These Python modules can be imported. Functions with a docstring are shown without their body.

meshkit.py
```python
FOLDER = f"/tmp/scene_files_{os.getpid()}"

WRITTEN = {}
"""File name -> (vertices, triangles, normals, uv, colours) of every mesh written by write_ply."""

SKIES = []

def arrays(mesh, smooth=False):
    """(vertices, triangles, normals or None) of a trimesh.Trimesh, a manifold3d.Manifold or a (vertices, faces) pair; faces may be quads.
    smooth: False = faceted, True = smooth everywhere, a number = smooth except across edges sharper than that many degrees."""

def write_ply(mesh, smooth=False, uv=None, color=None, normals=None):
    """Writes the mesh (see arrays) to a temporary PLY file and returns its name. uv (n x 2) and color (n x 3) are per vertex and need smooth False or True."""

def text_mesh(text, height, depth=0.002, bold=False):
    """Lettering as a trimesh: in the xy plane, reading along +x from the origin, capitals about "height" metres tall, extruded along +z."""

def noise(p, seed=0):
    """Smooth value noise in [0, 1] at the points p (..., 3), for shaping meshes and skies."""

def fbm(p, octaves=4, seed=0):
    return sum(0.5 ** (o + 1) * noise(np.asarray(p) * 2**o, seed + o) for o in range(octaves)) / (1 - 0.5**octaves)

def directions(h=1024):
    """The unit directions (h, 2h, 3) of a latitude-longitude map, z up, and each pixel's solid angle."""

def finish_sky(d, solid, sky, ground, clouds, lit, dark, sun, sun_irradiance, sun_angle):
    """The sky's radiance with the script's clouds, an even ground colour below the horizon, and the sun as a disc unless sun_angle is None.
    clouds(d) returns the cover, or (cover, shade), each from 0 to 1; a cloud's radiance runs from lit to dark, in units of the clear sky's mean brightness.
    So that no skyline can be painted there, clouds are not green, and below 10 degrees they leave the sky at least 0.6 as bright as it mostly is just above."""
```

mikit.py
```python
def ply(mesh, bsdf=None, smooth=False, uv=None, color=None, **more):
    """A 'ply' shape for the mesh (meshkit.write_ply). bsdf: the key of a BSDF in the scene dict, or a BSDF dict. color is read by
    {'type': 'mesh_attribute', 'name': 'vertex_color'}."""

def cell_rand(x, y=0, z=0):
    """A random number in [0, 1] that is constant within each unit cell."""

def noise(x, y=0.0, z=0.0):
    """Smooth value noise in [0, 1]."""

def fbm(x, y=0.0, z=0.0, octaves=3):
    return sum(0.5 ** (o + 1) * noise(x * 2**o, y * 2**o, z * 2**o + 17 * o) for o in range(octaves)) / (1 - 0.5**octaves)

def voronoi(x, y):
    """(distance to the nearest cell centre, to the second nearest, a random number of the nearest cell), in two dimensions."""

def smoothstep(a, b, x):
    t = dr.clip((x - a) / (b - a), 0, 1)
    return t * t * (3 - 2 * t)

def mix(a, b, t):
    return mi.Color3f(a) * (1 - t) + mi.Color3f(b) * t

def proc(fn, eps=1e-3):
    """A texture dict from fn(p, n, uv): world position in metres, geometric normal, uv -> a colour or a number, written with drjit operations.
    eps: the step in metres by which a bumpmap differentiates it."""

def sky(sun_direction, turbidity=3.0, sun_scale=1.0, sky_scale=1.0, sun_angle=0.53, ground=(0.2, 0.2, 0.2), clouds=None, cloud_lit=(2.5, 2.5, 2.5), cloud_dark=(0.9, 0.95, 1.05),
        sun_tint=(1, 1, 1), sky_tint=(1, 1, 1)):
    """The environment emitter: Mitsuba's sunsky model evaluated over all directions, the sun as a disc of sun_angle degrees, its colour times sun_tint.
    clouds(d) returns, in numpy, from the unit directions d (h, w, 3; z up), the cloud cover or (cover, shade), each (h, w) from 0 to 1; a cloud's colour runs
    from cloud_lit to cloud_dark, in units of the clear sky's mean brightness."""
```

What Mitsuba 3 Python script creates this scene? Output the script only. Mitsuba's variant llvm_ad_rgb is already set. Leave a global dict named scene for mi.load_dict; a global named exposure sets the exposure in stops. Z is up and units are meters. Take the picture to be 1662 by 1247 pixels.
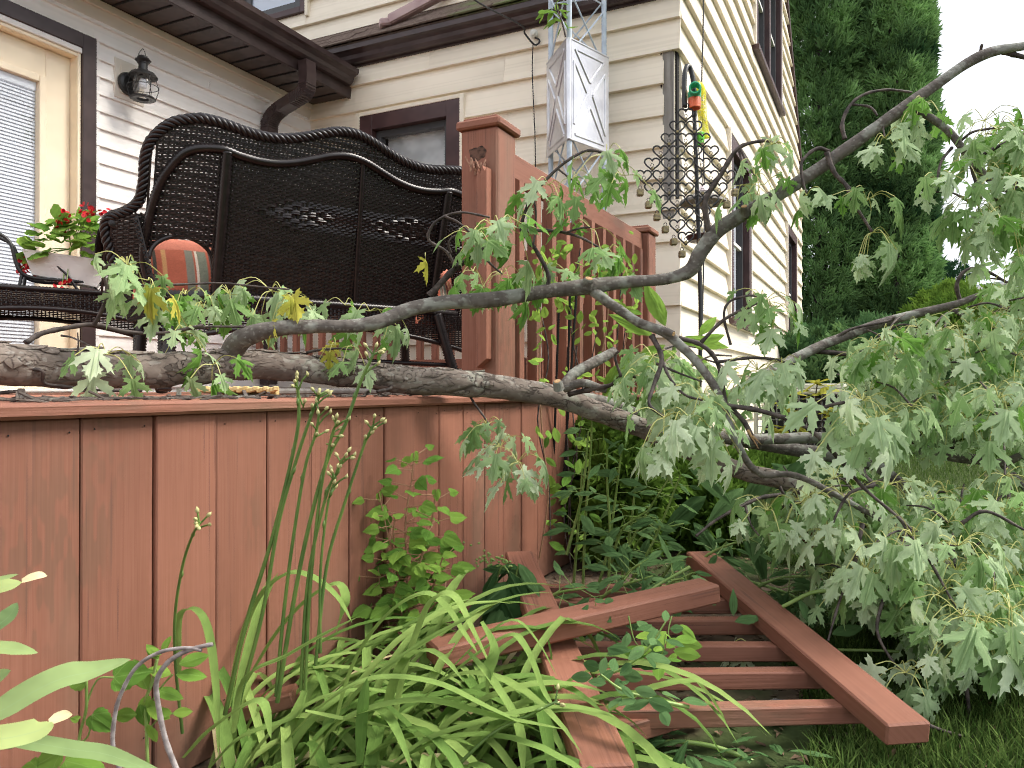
import math, random
import numpy as np, trimesh, shapely.geometry as sg, manifold3d as m3
import drjit as dr
import mitsuba as mi
import mikit, meshkit
from mikit import noise, fbm, voronoi, smoothstep, mix, proc

# ---------------------------------------------------------------- camera, sky, exposure
T = mi.ScalarTransform4f
V = lambda *a: np.array(a, float)
EYE = V(0, 0, 0.72)
YAW, PITCH, FPX, CX, CY = math.atan(0.49), math.atan(7.5 / 1255), 1255.0, 831.0, 623.5
FW0 = V(math.cos(YAW), math.sin(YAW), 0)
FW = FW0 * math.cos(PITCH) + V(0, 0, math.sin(PITCH))
RT = np.cross(FW, V(0, 0, 1)); RT /= np.linalg.norm(RT)
UP = np.cross(RT, FW)
SUN = V(0.38, -0.75, 0.95)
scene, labels, counts = {}, {}, {}
scene['camera'] = {'type': 'perspective', 'fov': 2 * math.degrees(math.atan(CX / FPX)), 'fov_axis': 'x', 'near_clip': 0.02, 'far_clip': 400.0,
                   'to_world': T().look_at(origin=EYE.tolist(), target=(EYE + FW).tolist(), up=[0, 0, 1])}
scene['sky'] = mikit.sky(SUN.tolist(), turbidity=4, sun_scale=0.68, sun_angle=26, sun_tint=(0.88, 1.0, 1.20), clouds=lambda d: 1.0, cloud_lit=(2.06, 2.12, 2.26), ground=(0.16, 0.15, 0.12))
exposure = 2.72

# ---------------------------------------------------------------- helpers
rnd = random.Random(7)
rs = np.random.RandomState(11)
def direction(px, py): return FW + RT * (px - CX) / FPX + UP * (CY - py) / FPX
def at(px, py, depth): return EYE + direction(px, py) * depth          # the point that far in front
def on(px, py, axis, value):                                            # the point on a wall, a deck face or a floor
    d = direction(px, py); return EYE + d * (value - EYE[axis]) / d[axis]
def unit(v):
    v = np.asarray(v, float); return v / (np.linalg.norm(v) + 1e-12)
def numbered(name):
    n = counts.get(name, 0); counts[name] = n + 1
    return name if n == 0 else f'{name}_{n:03d}'
def thing(name, label, cat, group=None):
    key = numbered(name); labels[key] = {'label': label, 'category': cat}
    if group: labels[key]['group'] = group
    return key
def obj(name, mesh, m, parent=None, smooth=False, uv=None, kind=None, label=None):
    key = numbered((parent + '__' if parent else '') + name)
    shape = mesh if isinstance(mesh, dict) else mikit.ply(mesh, m, smooth=smooth, uv=uv)
    scene[key] = shape
    if kind or label: labels[key] = {k: v for k, v in (('kind', kind), ('label', label)) if v}
    return key
def put(name, shape, xf, parent=None):
    key = numbered((parent + '__' if parent else '') + name)
    scene[key] = {**shape, 'to_world': T(xf.tolist())}
    return key
def tag(key, label, cat, group=None, kind=None):
    labels[key] = {'label': label, 'category': cat}
    if group: labels[key]['group'] = group
    if kind: labels[key]['kind'] = kind
def join(parts):                                                        # [(v, f, uv?)] -> (v, f), uv
    vs, fs, us, n = [], [], [], 0
    for p in parts:
        vs.append(p[0]); fs.append(np.asarray(p[1]) + n); n += len(p[0])
        us.append(p[2] if len(p) > 2 and p[2] is not None else np.zeros((len(p[0]), 2)))
    return (np.vstack(vs), np.vstack(fs)), np.vstack(us)
def frame(d, up=(0, 0, 1)):
    x = unit(d); y = np.cross(up, x)
    if np.linalg.norm(y) < 1e-4: y = np.cross((1, 0, 0), x)
    y = unit(y); return np.stack([x, y, np.cross(x, y)], 1)
def cham(l, w, h, b=0.003):                                             # chamfered bar along x, centred
    s = V(l, w, h) / 2; b = min(b, 0.45 * s.min()); pts = []
    for sx in (-1, 1):
        for sy in (-1, 1):
            for sz in (-1, 1):
                for k in range(3):
                    q = s - b; q[k] = s[k]; pts.append(q * (sx, sy, sz))
    m = m3.Manifold.hull_points(np.array(pts)).to_mesh()
    return np.array(m.vert_properties[:, :3], float), np.array(m.tri_verts, int)
def bar(p, q, w, h, up=(0, 0, 1), b=0.003, seed=None):                  # (v, f, uv): wood runs along u
    p, q = np.asarray(p, float), np.asarray(q, float); L = np.linalg.norm(q - p)
    v, f = cham(L, w, h, b); o = rs.rand() * 40 if seed is None else seed
    uv = np.stack([v[:, 0] + o * 3.1, v[:, 1] + v[:, 2] + o], 1)
    return v @ frame(q - p, up).T + (p + q) / 2, f, uv
def box(a, b, e=0.003, axis=0):
    a, b = np.minimum(a, b).astype(float), np.maximum(a, b).astype(float); c = (a + b) / 2; p, q = c.copy(), c.copy()
    p[axis], q[axis] = a[axis], b[axis]; s = b - a
    if axis == 0: return bar(p, q, s[1], s[2], b=e)
    if axis == 1: return bar(p, q, s[0], s[2], b=e)
    return bar(p, q, s[1], s[0], up=(1, 0, 0), b=e) if False else bar(p, q, s[1], s[0], up=(-1, 0, 0), b=e)
def put_bar(name, part, m, parent, **k): return obj(name, (part[0], part[1]), m, parent, uv=part[2], **k)
def curve(pts, n=8):                                                    # Catmull-Rom through rows (x, y, z, r...)
    p = np.asarray(pts, float); p = np.vstack([2 * p[0] - p[1], p, 2 * p[-1] - p[-2]]); out = []
    for i in range(1, len(p) - 2):
        t = np.linspace(0, 1, n, endpoint=False)[:, None]; a, b, c, d = p[i - 1:i + 3]
        out.append(0.5 * (2 * b + (c - a) * t + (2 * a - 5 * b + 4 * c - d) * t ** 2 + (3 * b - a - 3 * c + d) * t ** 3))
    return np.vstack(out + [p[-2:-1]])
def tube(pts, r, sides=8, cap=True, rough=0.0, closed=False, seed=0):   # (v, f, uv in metres)
    p = np.asarray(pts, float)[:, :3]; n = len(p); r = np.broadcast_to(r, (n,)).astype(float)
    t = np.gradient(p, axis=0)
    if closed: t = np.roll(p, -1, 0) - np.roll(p, 1, 0)
    t /= np.linalg.norm(t, axis=1, keepdims=True) + 1e-12
    a = np.zeros_like(p); a[0] = unit(np.cross(t[0], (0.31, 0.22, 0.92) if abs(t[0][2]) < 0.9 else (1, 0, 0)))
    for i in range(1, n):
        a[i] = unit(a[i - 1] - t[i] * (a[i - 1] @ t[i]))
    b = np.cross(t, a); ang = np.arange(sides) * 2 * math.pi / sides
    ring = np.cos(ang)[None, :, None] * a[:, None] + np.sin(ang)[None, :, None] * b[:, None]
    rr = r[:, None] * np.ones((1, sides))
    if rough:
        q = p[:, None] + ring * r[:, None, None]
        rr = rr * (1 + rough * (meshkit.fbm(q * 28, 3, seed) - 0.5) * 2 + 0.6 * rough * (meshkit.noise(q * 9, seed + 5) - 0.5) * 2)
    v = p[:, None] + ring * rr[..., None]
    s = np.concatenate([[0], np.cumsum(np.linalg.norm(np.diff(p, axis=0), axis=1))])
    uv = np.stack([np.broadcast_to(s[:, None], (n, sides)), np.abs(((ang / math.pi + 0.35) % 2) - 1)[None] * math.pi * r[:, None] + 0 * ang], -1)
    i, j = np.meshgrid(np.arange(n if closed else n - 1), np.arange(sides), indexing='ij'); i2, j2 = (i + 1) % n, (j + 1) % sides
    q = np.stack([i * sides + j, i * sides + j2, i2 * sides + j2, i2 * sides + j], -1).reshape(-1, 4)
    f = np.vstack([q[:, [0, 2, 1]], q[:, [0, 3, 2]]])[:, ::-1]; v, uv = v.reshape(-1, 3), uv.reshape(-1, 2)
    if cap and not closed:
        k = len(v); v = np.vstack([v, p[:1], p[-1:]]); uv = np.vstack([uv, [[0, 0], [s[-1], 0]]])
        c = np.arange(sides); d = (c + 1) % sides; e = (n - 1) * sides
        f = np.vstack([f, np.stack([c * 0 + k, d, c], 1), np.stack([c * 0 + k + 1, e + c, e + d], 1)])
    return v, f, uv
def rod(p, q, r, sides=6): return tube([p, q], r, sides)
def lathe(profile, centre, n=20, axis=None):
    m = trimesh.creation.revolve(np.array(profile, float), sections=n); v = np.array(m.vertices)
    if axis is not None: v = v @ frame(axis)[:, [1, 2, 0]].T
    return v + centre, np.array(m.faces)
def mesh_of(parts): return join(parts)[0]
def prism(poly, depth, xf):                                             # a flat outline with thickness
    m = trimesh.creation.extrude_polygon(sg.Polygon(poly), depth, engine='earcut'); m.apply_transform(xf); return np.array(m.vertices), np.array(m.faces)
def axes(o, x, y, z):
    M = np.eye(4); M[:3, 0], M[:3, 1], M[:3, 2], M[:3, 3] = x, y, z, o; return M

# ---------------------------------------------------------------- materials
def mat(key, base, rough=0.6, spec=0.4, bump=None, bscale=1.0, two=True, **k):
    col = base if isinstance(base, dict) else {'type': 'rgb', 'value': list(base)}
    b = {'type': 'principled', 'base_color': col, 'roughness': rough, 'specular': spec, **k}
    if bump: b = {'type': 'bumpmap', 'arbitrary': bump, 'scale': bscale, 'bsdf': b}
    scene[key] = {'type': 'twosided', 'bsdf': b} if two else b
def plain(a, b, s=6.0): return proc(lambda p, n, uv: mix(a, b, smoothstep(0.3, 0.7, fbm(p.x * s, p.y * s, p.z * s))))
def f_wood(p, n, uv):
    g = noise(uv.x * 5, uv.y * 260) * 0.5 + noise(uv.x * 16, uv.y * 700) * 0.5
    blot = fbm(p.x * 3.1, p.y * 3.1, p.z * 1.7)
    c = mix((0.268, 0.110, 0.070), (0.338, 0.147, 0.098), g) * (0.84 + 0.32 * noise(uv.y * 0.83 + 3.0))
    c = c * (0.64 + 0.66 * blot)
    streak = smoothstep(0.70, 0.90, noise(uv.x * 6.0, uv.y * 240)) * smoothstep(0.50, 0.62, noise(uv.x * 2.1 + 9, uv.y * 31))
    c = mix(c, (0.10, 0.055, 0.045), streak * 0.45)
    mould = smoothstep(0.56, 0.74, fbm(p.x * 5.0 + 3, p.y * 5.0, p.z * 2.2, 4)) * smoothstep(0.3, 0.6, noise(uv.x * 30, uv.y * 140))
    c = mix(c, (0.12, 0.085, 0.055), mould * 0.35)
    grey = smoothstep(0.58, 0.80, fbm(uv.x * 2.0 + 40, uv.y * 9))
    c = mix(c, (0.23, 0.145, 0.10), grey * 0.45)
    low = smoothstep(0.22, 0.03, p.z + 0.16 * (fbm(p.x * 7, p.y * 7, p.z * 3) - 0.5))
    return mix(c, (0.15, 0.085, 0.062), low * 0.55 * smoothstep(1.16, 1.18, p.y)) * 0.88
f_wood_b = lambda p, n, uv: 0.6 * noise(uv.x * 6, uv.y * 300) + 0.4 * noise(uv.x * 22, uv.y * 900)
mat('red_wood', proc(f_wood), 0.62, 0.3, proc(f_wood_b, 6e-4), 0.0011)
def f_siding(a, b):
    def fn(p, n, uv):
        d = smoothstep(0.45, 0.8, fbm(uv.x * 1.3, uv.y * 3.0)) * 0.35 + 0.25 * smoothstep(0.5, 0.8, noise(uv.x * 0.6, uv.y * 30))
        return mix(a, b, d) * (0.93 + 0.14 * noise(uv.x * 2.0, uv.y * 1.0))
    return proc(fn)
mat('cream_siding', f_siding((0.77, 0.69, 0.56), (0.60, 0.53, 0.41)), 0.5, 0.4, proc(lambda p, n, uv: noise(uv.x * 7, uv.y * 160), 1e-3), 0.0004)
mat('vinyl_siding', f_siding((0.82, 0.79, 0.755), (0.71, 0.68, 0.635)), 0.42, 0.4)
mat('vinyl_trim', (0.68, 0.62, 0.53), 0.5)
mat('brown_metal', plain((0.040, 0.025, 0.025), (0.058, 0.037, 0.036), 9), 0.36, 0.5)
mat('maroon_paint', plain((0.048, 0.022, 0.022), (0.068, 0.032, 0.030), 8), 0.45, 0.45)
mat('grey_frame', (0.055, 0.055, 0.058), 0.4)
mat('pink_metal', plain((0.33, 0.22, 0.22), (0.42, 0.30, 0.29), 9), 0.45)
mat('door_tan', plain((0.84, 0.73, 0.55), (0.78, 0.67, 0.50), 5), 0.45)
mat('white_paint', (0.78, 0.76, 0.73), 0.5)
mat('blind_slat', (0.56, 0.59, 0.64), 0.55)
mat('room_dark', (0.02, 0.022, 0.025), 0.9)
mat('curtain', plain((0.62, 0.65, 0.66), (0.42, 0.45, 0.46), 7), 0.9)
scene['pane'] = {'type': 'thindielectric', 'int_ior': 1.55}
mat('dark_glass', (0.03, 0.04, 0.055), 0.06, 0.9)
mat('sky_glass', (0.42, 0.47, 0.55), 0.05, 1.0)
mat('shingle', proc(lambda p, n, uv: mix(mix((0.085, 0.06, 0.05), (0.15, 0.115, 0.095), noise(p.x * 60, p.y * 60, p.z * 60)), (0.105, 0.13, 0.055), smoothstep(0.0, 1.3, 3.1 - p.y + 1.2 * (noise(p.x * 6, p.y * 6, p.z * 6) - 0.5)) * smoothstep(0.3, 0.6, noise(p.x * 14, p.y * 14, p.z * 14)))), 0.9, 0.1)
mat('weathered_wood', proc(lambda p, n, uv: mix((0.17, 0.155, 0.14), (0.28, 0.26, 0.235), noise(p.x * 90, p.y * 90, p.z * 4))), 0.8)
mat('black_gap', (0.012, 0.011, 0.011), 0.9)
mat('galvanised', plain((0.36, 0.42, 0.49), (0.45, 0.51, 0.57), 22), 0.45, 0.5, metallic=0.15)
mat('aluminium', plain((0.74, 0.74, 0.76), (0.62, 0.62, 0.65), 10), 0.3, 0.6, metallic=0.75)
mat('black_iron', (0.016, 0.016, 0.017), 0.42, 0.5)
mat('wicker', proc(lambda p, n, uv: mix((0.006, 0.0045, 0.005), (0.016, 0.011, 0.011), noise(p.x * 45, p.y * 45, p.z * 45))), 0.30, 0.45)
mat('brass_bell', plain((0.26, 0.21, 0.10), (0.14, 0.115, 0.07), 120), 0.4, 0.5, metallic=0.5)
scene['lamp_glass'] = {'type': 'thindielectric', 'int_ior': 1.5}
mat('frosted_glass', (0.75, 0.78, 0.8), 0.15, 0.8)
mat('red_cushion', (0.55, 0.09, 0.07), 0.85)
mat('wet_cable', (0.02, 0.02, 0.022), 0.5)
mat('porcelain', (0.62, 0.62, 0.56), 0.3)
mat('grey_stone', plain((0.20, 0.20, 0.19), (0.32, 0.32, 0.31), 60), 0.85)
# ---------------------------------------------------------------- the house
YA, XB, YC, XE = 4.20, 4.88, 1.225, 12.41       # porch wall, end wall, long side wall, far corner
house = thing('house', 'two-storey cream house with lapped siding, dark maroon windows and brown gutters behind the deck', 'house')
def laps(holder, o, dx, out, length, z0, z1, ref, step, openings, m, top=None, name='siding_plank', lap=0.011, joints=True):
    """Lapped planks: rows of wedge boards from o along dx, cut round the openings (s0, s1, za, zb); top(s) limits them under a gable."""
    k0 = math.floor((z0 - ref) / step); row = ref + k0 * step
    while row < z1:
        a, b = max(row, z0), min(row + step, z1)
        spans = [(0.0, length, a, b)]
        for s0, s1, za, zb in openings:
            nxt = []
            for p, q, c, d in spans:
                if zb <= c or za >= d or s1 <= p or s0 >= q: nxt.append((p, q, c, d)); continue
                if p < s0: nxt.append((p, s0, c, d))
                if s1 < q: nxt.append((s1, q, c, d))
                if c < za - 0.004: nxt.append((max(p, s0), min(q, s1), c, za))
                if d > zb + 0.004: nxt.append((max(p, s0), min(q, s1), zb, d))
            spans = nxt
        if joints:
            nxt = []
            for p, q, c, d in spans:
                cut = p + (q - p) * rs.uniform(.2, .8)
                nxt += [(p, cut - .0012, c, d), (cut + .0012, q, c, d)] if q - p > 1.2 and rs.rand() < .7 else [(p, q, c, d)]
            spans = nxt
        for p, q, c, d in spans:
            lo0, hi0 = (p, q), (p, q)
            if top is not None:
                lo0, hi0 = top(c, p, q), top(d, p, q)
                if lo0 is None: continue
                if hi0 is None: hi0 = ((lo0[0] + lo0[1]) / 2 - .01, (lo0[0] + lo0[1]) / 2 + .01)
            fl, fh = (c - row) / step, (d - row) / step
            lap_ = lap * rs.uniform(.85, 1.15); tl, th = lap_ * (1 - fl) + 0.003, lap * (1 - fh) + 0.003
            foot = 0.012 if fl < 0.02 else 0.0
            P = []
            for s in lo0: P += [o + dx * s + V(0, 0, c - foot), o + dx * s + V(0, 0, c - foot) + out * (tl + 0.001 * foot)]
            for s in hi0: P += [o + dx * s + V(0, 0, d), o + dx * s + V(0, 0, d) + out * th]
            v = np.array(P); f = np.array([[1, 3, 7], [1, 7, 5], [0, 4, 6], [0, 6, 2], [0, 2, 3], [0, 3, 1], [4, 5, 7], [4, 7, 6], [0, 1, 5], [0, 5, 4], [2, 6, 7], [2, 7, 3]])
            if np.dot(np.cross(dx, V(0, 0, 1)), out) < 0: f = f[:, ::-1]
            r = rs.rand() * 30
            uv = np.stack([(v - o) @ dx + r, v[:, 2] * 3 + r], 1)
            obj(name, (v, f), m, holder, uv=uv)
        row += step
def sheath(o, dx, inn, length, z0, z1, openings, top=None):
    poly = sg.Polygon([(0, z0), (length, z0), (length, z1), (0, z1)]) if top is None else sg.Polygon(top)
    for s0, s1, a, b in openings: poly = poly.difference(sg.box(s0, a, s1, b))
    parts = []
    for g in getattr(poly, 'geoms', [poly]):
        m = trimesh.creation.extrude_polygon(g, 0.10, engine='earcut'); m.apply_transform(axes(o, dx, V(0, 0, 1), inn)); parts.append((np.array(m.vertices), np.array(m.faces)))
    return mesh_of(parts)
X, Y, Z = V(1, 0, 0), V(0, 1, 0), V(0, 0, 1)
E = EYE[2]
# openings, as (along, along, low, high)
DOOR = (-0.35, 2.79, 0.74, E + 2.03)             # along +X from x = 0 at the porch wall (doorway inside its casing)
oA = V(-3.0, YA, 0)
opA = [(3.0 + 1.455, 3.0 + 2.98, 0.70, E + 2.055)]
WB = (YA - 3.68, YA - 2.79, E + 0.51, E + 2.10)  # along -Y from the inner corner
W1, W2, WU = (6.52 - XB, 7.55 - XB, E + 0.585, E + 2.12), (10.45 - XB, 11.5 - XB, E + 0.585, E + 2.12), (7.88 - XB, 9.89 - XB, E + 3.38, E + 5.0)
wallA = obj('porch_wall', sheath(oA, X, Y, XB + 3.0, 0.1, E + 2.50, opA), 'vinyl_trim', house)
laps(wallA, oA, X, -Y, XB + 3.0, 0.62, E + 2.20, E + 2.28 - 0.125 - 0.1016 * 30, 0.1016, opA, 'vinyl_siding', lap=0.017)
put_bar('frieze_board', box((-3, YA - 0.022, E + 2.165), (XB - 0.003, YA - 0.001, E + 2.279)), 'vinyl_trim', wallA)
put_bar('frieze_board', box((-3, YA - 0.045, E + 2.235), (XB - 0.003, YA - 0.0225, E + 2.278)), 'vinyl_trim', wallA)
oB = V(XB, YA, 0)
wallB = obj('end_wall', sheath(oB, -Y, X, YA - YC - 0.01, 0.05, E + 2.55, [WB]), 'cream_siding', house)
laps(wallB, oB, -Y, -X, YA - YC + 0.030, 0.1, E + 2.54, E + 2.37 - 0.2032 * 16, 0.2032, [WB, (2.90, 3.04, E + 1.2, E + 2.16)], 'cream_siding', lap=0.034)
gable_eave, mid = E + 2.62, (XB + XE) / 2 - XB
LC = XE - XB
top_poly = [(0, 0.0), (LC, 0.0), (LC, E + 3.15), (mid + 0.25, E + 3.15 + LC - mid - 0.25), (0, E + 2.62 + 0.3)]
apex_s = (LC + 3.15 - 2.72) / 2
top_poly = [(0.105, 0.05), (LC, 0.05), (LC, E + 3.15), (apex_s, E + 2.72 + apex_s), (0.105, E + 2.8)]
def gable(z, p, q):
    h = z - E
    if h <= 2.72: a, b = 0.0, LC
    else: a, b = h - 2.72, LC if h <= 3.15 else LC - (h - 3.15)
    a, b = max(a, p), min(b, q)
    return (a, b) if b > a + 0.02 else None
oC = V(XB, YC, 0)
wallC = obj('side_wall', sheath(oC, X, Y, LC, 0.05, E + 3, [W1, W2, WU], top_poly), 'cream_siding', house)
laps(wallC, oC, X, -Y, LC, 0.1, E + 6.4, E + 2.37 - 0.2032 * 16, 0.2032, [W1, W2, WU, (-0.02, 0.075, E + 1.2, E + 2.16)], 'cream_siding', top=gable, lap=0.034)
# the open corner, where the corner cover is missing
put_bar('bare_corner_post', box((XB - 0.014, YC + 0.012, E + 1.02), (XB + 0.03, YC + 0.085, E + 2.165), axis=2), 'weathered_wood', house, label='bare grey weathered corner post where the siding corner is missing')
obj('corner_gap', (lambda b: (b[0], b[1]))(box((XB + 0.012, YC - 0.004, E + 1.0), (XB + 0.06, YC + 0.01, E + 2.165), axis=2)), 'black_gap', house)
obj('corner_gap', (lambda b: (b[0], b[1]))(box((XB - 0.008, YC + 0.09, E + 1.75), (XB + 0.01, YC + 0.10, E + 2.165), axis=2)), 'black_gap', house)
put_bar('corner_bead', box((XB - 0.012, YA - 0.012, 0.72), (XB - 0.0005, YA - 0.003, E + 2.277), axis=2), 'vinyl_trim', house)
# gable trim at the far end
far = [oC + X * LC, oC + X * LC + Z * (E + 3.15), oC + X * apex_s + Z * (E + 2.72 + apex_s)]
put_bar('rake_board', bar(far[1] + V(0.03, -0.02, 0.0), far[2] + V(0.03, -0.02, 0.0), 0.05, 0.10), 'maroon_paint', house)
put_bar('corner_board', box((XE, YC - 0.02, 0.05), (XE + 0.03, YC + 0.06, E + 3.1), axis=2), 'cream_siding', house)
def slab(a, b, c, d, t):
    up = unit(np.cross(b - a, d - a)); up = up if up[2] > 0 else -up
    P = np.array([a, b, c, d, a + up * t, b + up * t, c + up * t, d + up * t]); return trimesh.convex.convex_hull(P)
ap = V(XB + apex_s, 0, E + 2.72 + apex_s + 0.08)
rf = obj('roof', slab(V(XE + 0.03, YC - 0.03, E + 3.2), V(XE + 0.03, 9, E + 3.2), ap + Y * 9, ap + Y * (YC - 0.03), 0.05), 'shingle', house)
obj('roof_slope', slab(V(5.25, YC - 0.03, E + 3.17), ap + Y * (YC - 0.03), ap + Y * 9, V(5.25, 9, E + 3.17), 0.05), 'shingle', rf)
# windows
def window(p, along, out, w, h, kind, label=None):
    """p: lower left corner of the outer casing."""
    wkey = numbered(house + '__window')
    if label: labels[wkey] = {'label': label}
    def b3(s0, s1, z0, z1, d0, d1): return box(p + along * s0 + Z * z0 + out * d0, p + along * s1 + Z * z1 + out * d1, 0.002, axis=(2 if (z1 - z0) > (s1 - s0) else (0 if abs(along[0]) > .5 else 1)))
    def part(n, m, *a): put_bar(n, b3(*a), m, wkey)
    return wkey, b3, part
for k, (o, al, ou, s, kind, lab) in enumerate([(oB, -Y, -X, WB, 'single', 'maroon cased window with a pale curtain inside, behind the settee'), (oC, X, -Y, W1, 'sash', 'tall maroon window on the sunlit side wall, nearest the corner'),
                                               (oC, X, -Y, W2, 'sash', 'narrow-looking maroon window farther along the side wall'), (oC, X, -Y, WU, 'double', 'upper-floor double maroon window under the gable')]):
    p = o + al * s[0] + Z * s[2]; w, h = s[1] - s[0], s[3] - s[2]
    wkey, b3, part = window(p, al, ou, w, h, kind, lab)
    c = 0.115
    part('trim', 'vinyl_trim' if k else 'cream_siding', -0.035, 0, 0, h + 0.03, 0.0, 0.050)
    part('trim', 'vinyl_trim' if k else 'cream_siding', w, w + 0.035, 0, h + 0.03, 0.0, 0.050)
    part('trim', 'vinyl_trim' if k else 'cream_siding', 0, w, h, h + 0.03, 0.0, 0.050)
    part('casing', 'maroon_paint', 0, c, 0, h, -0.06, 0.046)
    part('casing', 'maroon_paint', w - c, w, 0, h, -0.06, 0.046)
    part('casing', 'maroon_paint', c, w - c, h - c, h, -0.06, 0.045)
    part('sill', 'maroon_paint', -0.045, w + 0.045, -0.05, 0, -0.06, 0.078)
    frames = [(c, w - c)] if kind != 'double' else [(c, w / 2 - 0.05), (w / 2 + 0.05, w - c)]
    if kind == 'double': part('mullion', 'maroon_paint', w / 2 - 0.05, w / 2 + 0.05, 0, h - c, -0.06, 0.042)
    for a, b in frames:
        fr = 'grey_frame'
        for q in ((a, a + .045, 0, h - c), (b - .045, b, 0, h - c)): part('frame', fr, *q, -0.07, -0.012)
        part('frame', fr, a + .045, b - .045, h - c - .05, h - c, -0.07, -0.013); part('frame', fr, a + .045, b - .045, 0, .06, -0.07, -0.013)
        if kind != 'single': part('meeting_rail', 'white_paint', a + .045, b - .045, (h - c) * 0.5 - .016, (h - c) * 0.5 + .016, -0.05, -0.022)
        g = [p + al * (a + .045) + ou * -0.045 + Z * .06, p + al * (b - .045) + ou * -0.045 + Z * .06, p + al * (b - .045) + ou * -0.045 + Z * (h - c - .05), p + al * (a + .045) + ou * -0.045 + Z * (h - c - .05)]
        obj('pane', (np.array(g), np.array([[0, 1, 2], [0, 2, 3]])), 'pane', wkey)
        put_bar('curtain', b3(a + .05, b - .05, .02, h - c - .02, -0.12, -0.10), 'curtain' if not k else 'dark_glass', wkey)
        put_bar('room_back', b3(a - .05, b + .05, -.1, h, -0.24, -0.2), 'room_dark', wkey)
# porch door
door = numbered(house + '__door'); labels[door] = {'label': 'tan glazed porch door with white blinds and dark brown casing'}
def dpart(n, m, x0, x1, z0, z1, d0, d1): return put_bar(n, box((x0, YA - d1, z0), (x1, YA - d0, z1), 0.003, axis=2 if z1 - z0 > x1 - x0 else 0), m, door)
zt = E + 2.05
dpart('casing', 'brown_metal', 2.905, 2.99, 0.70, zt, -0.02, 0.026); dpart('casing', 'brown_metal', 1.355, 2.905, zt - 0.085, zt, -0.02, 0.026); dpart('casing', 'brown_metal', 1.355, 1.44, 0.70, zt - 0.085, -0.02, 0.026)
dpart('casing_edge', 'white_paint', 2.991, 3.017, 0.70, zt + 0.005, 0.0, 0.016)
dpart('drip_cap', 'white_paint', 1.44, 2.905, zt - 0.118, zt - 0.0855, -0.02, 0.018)
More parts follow.
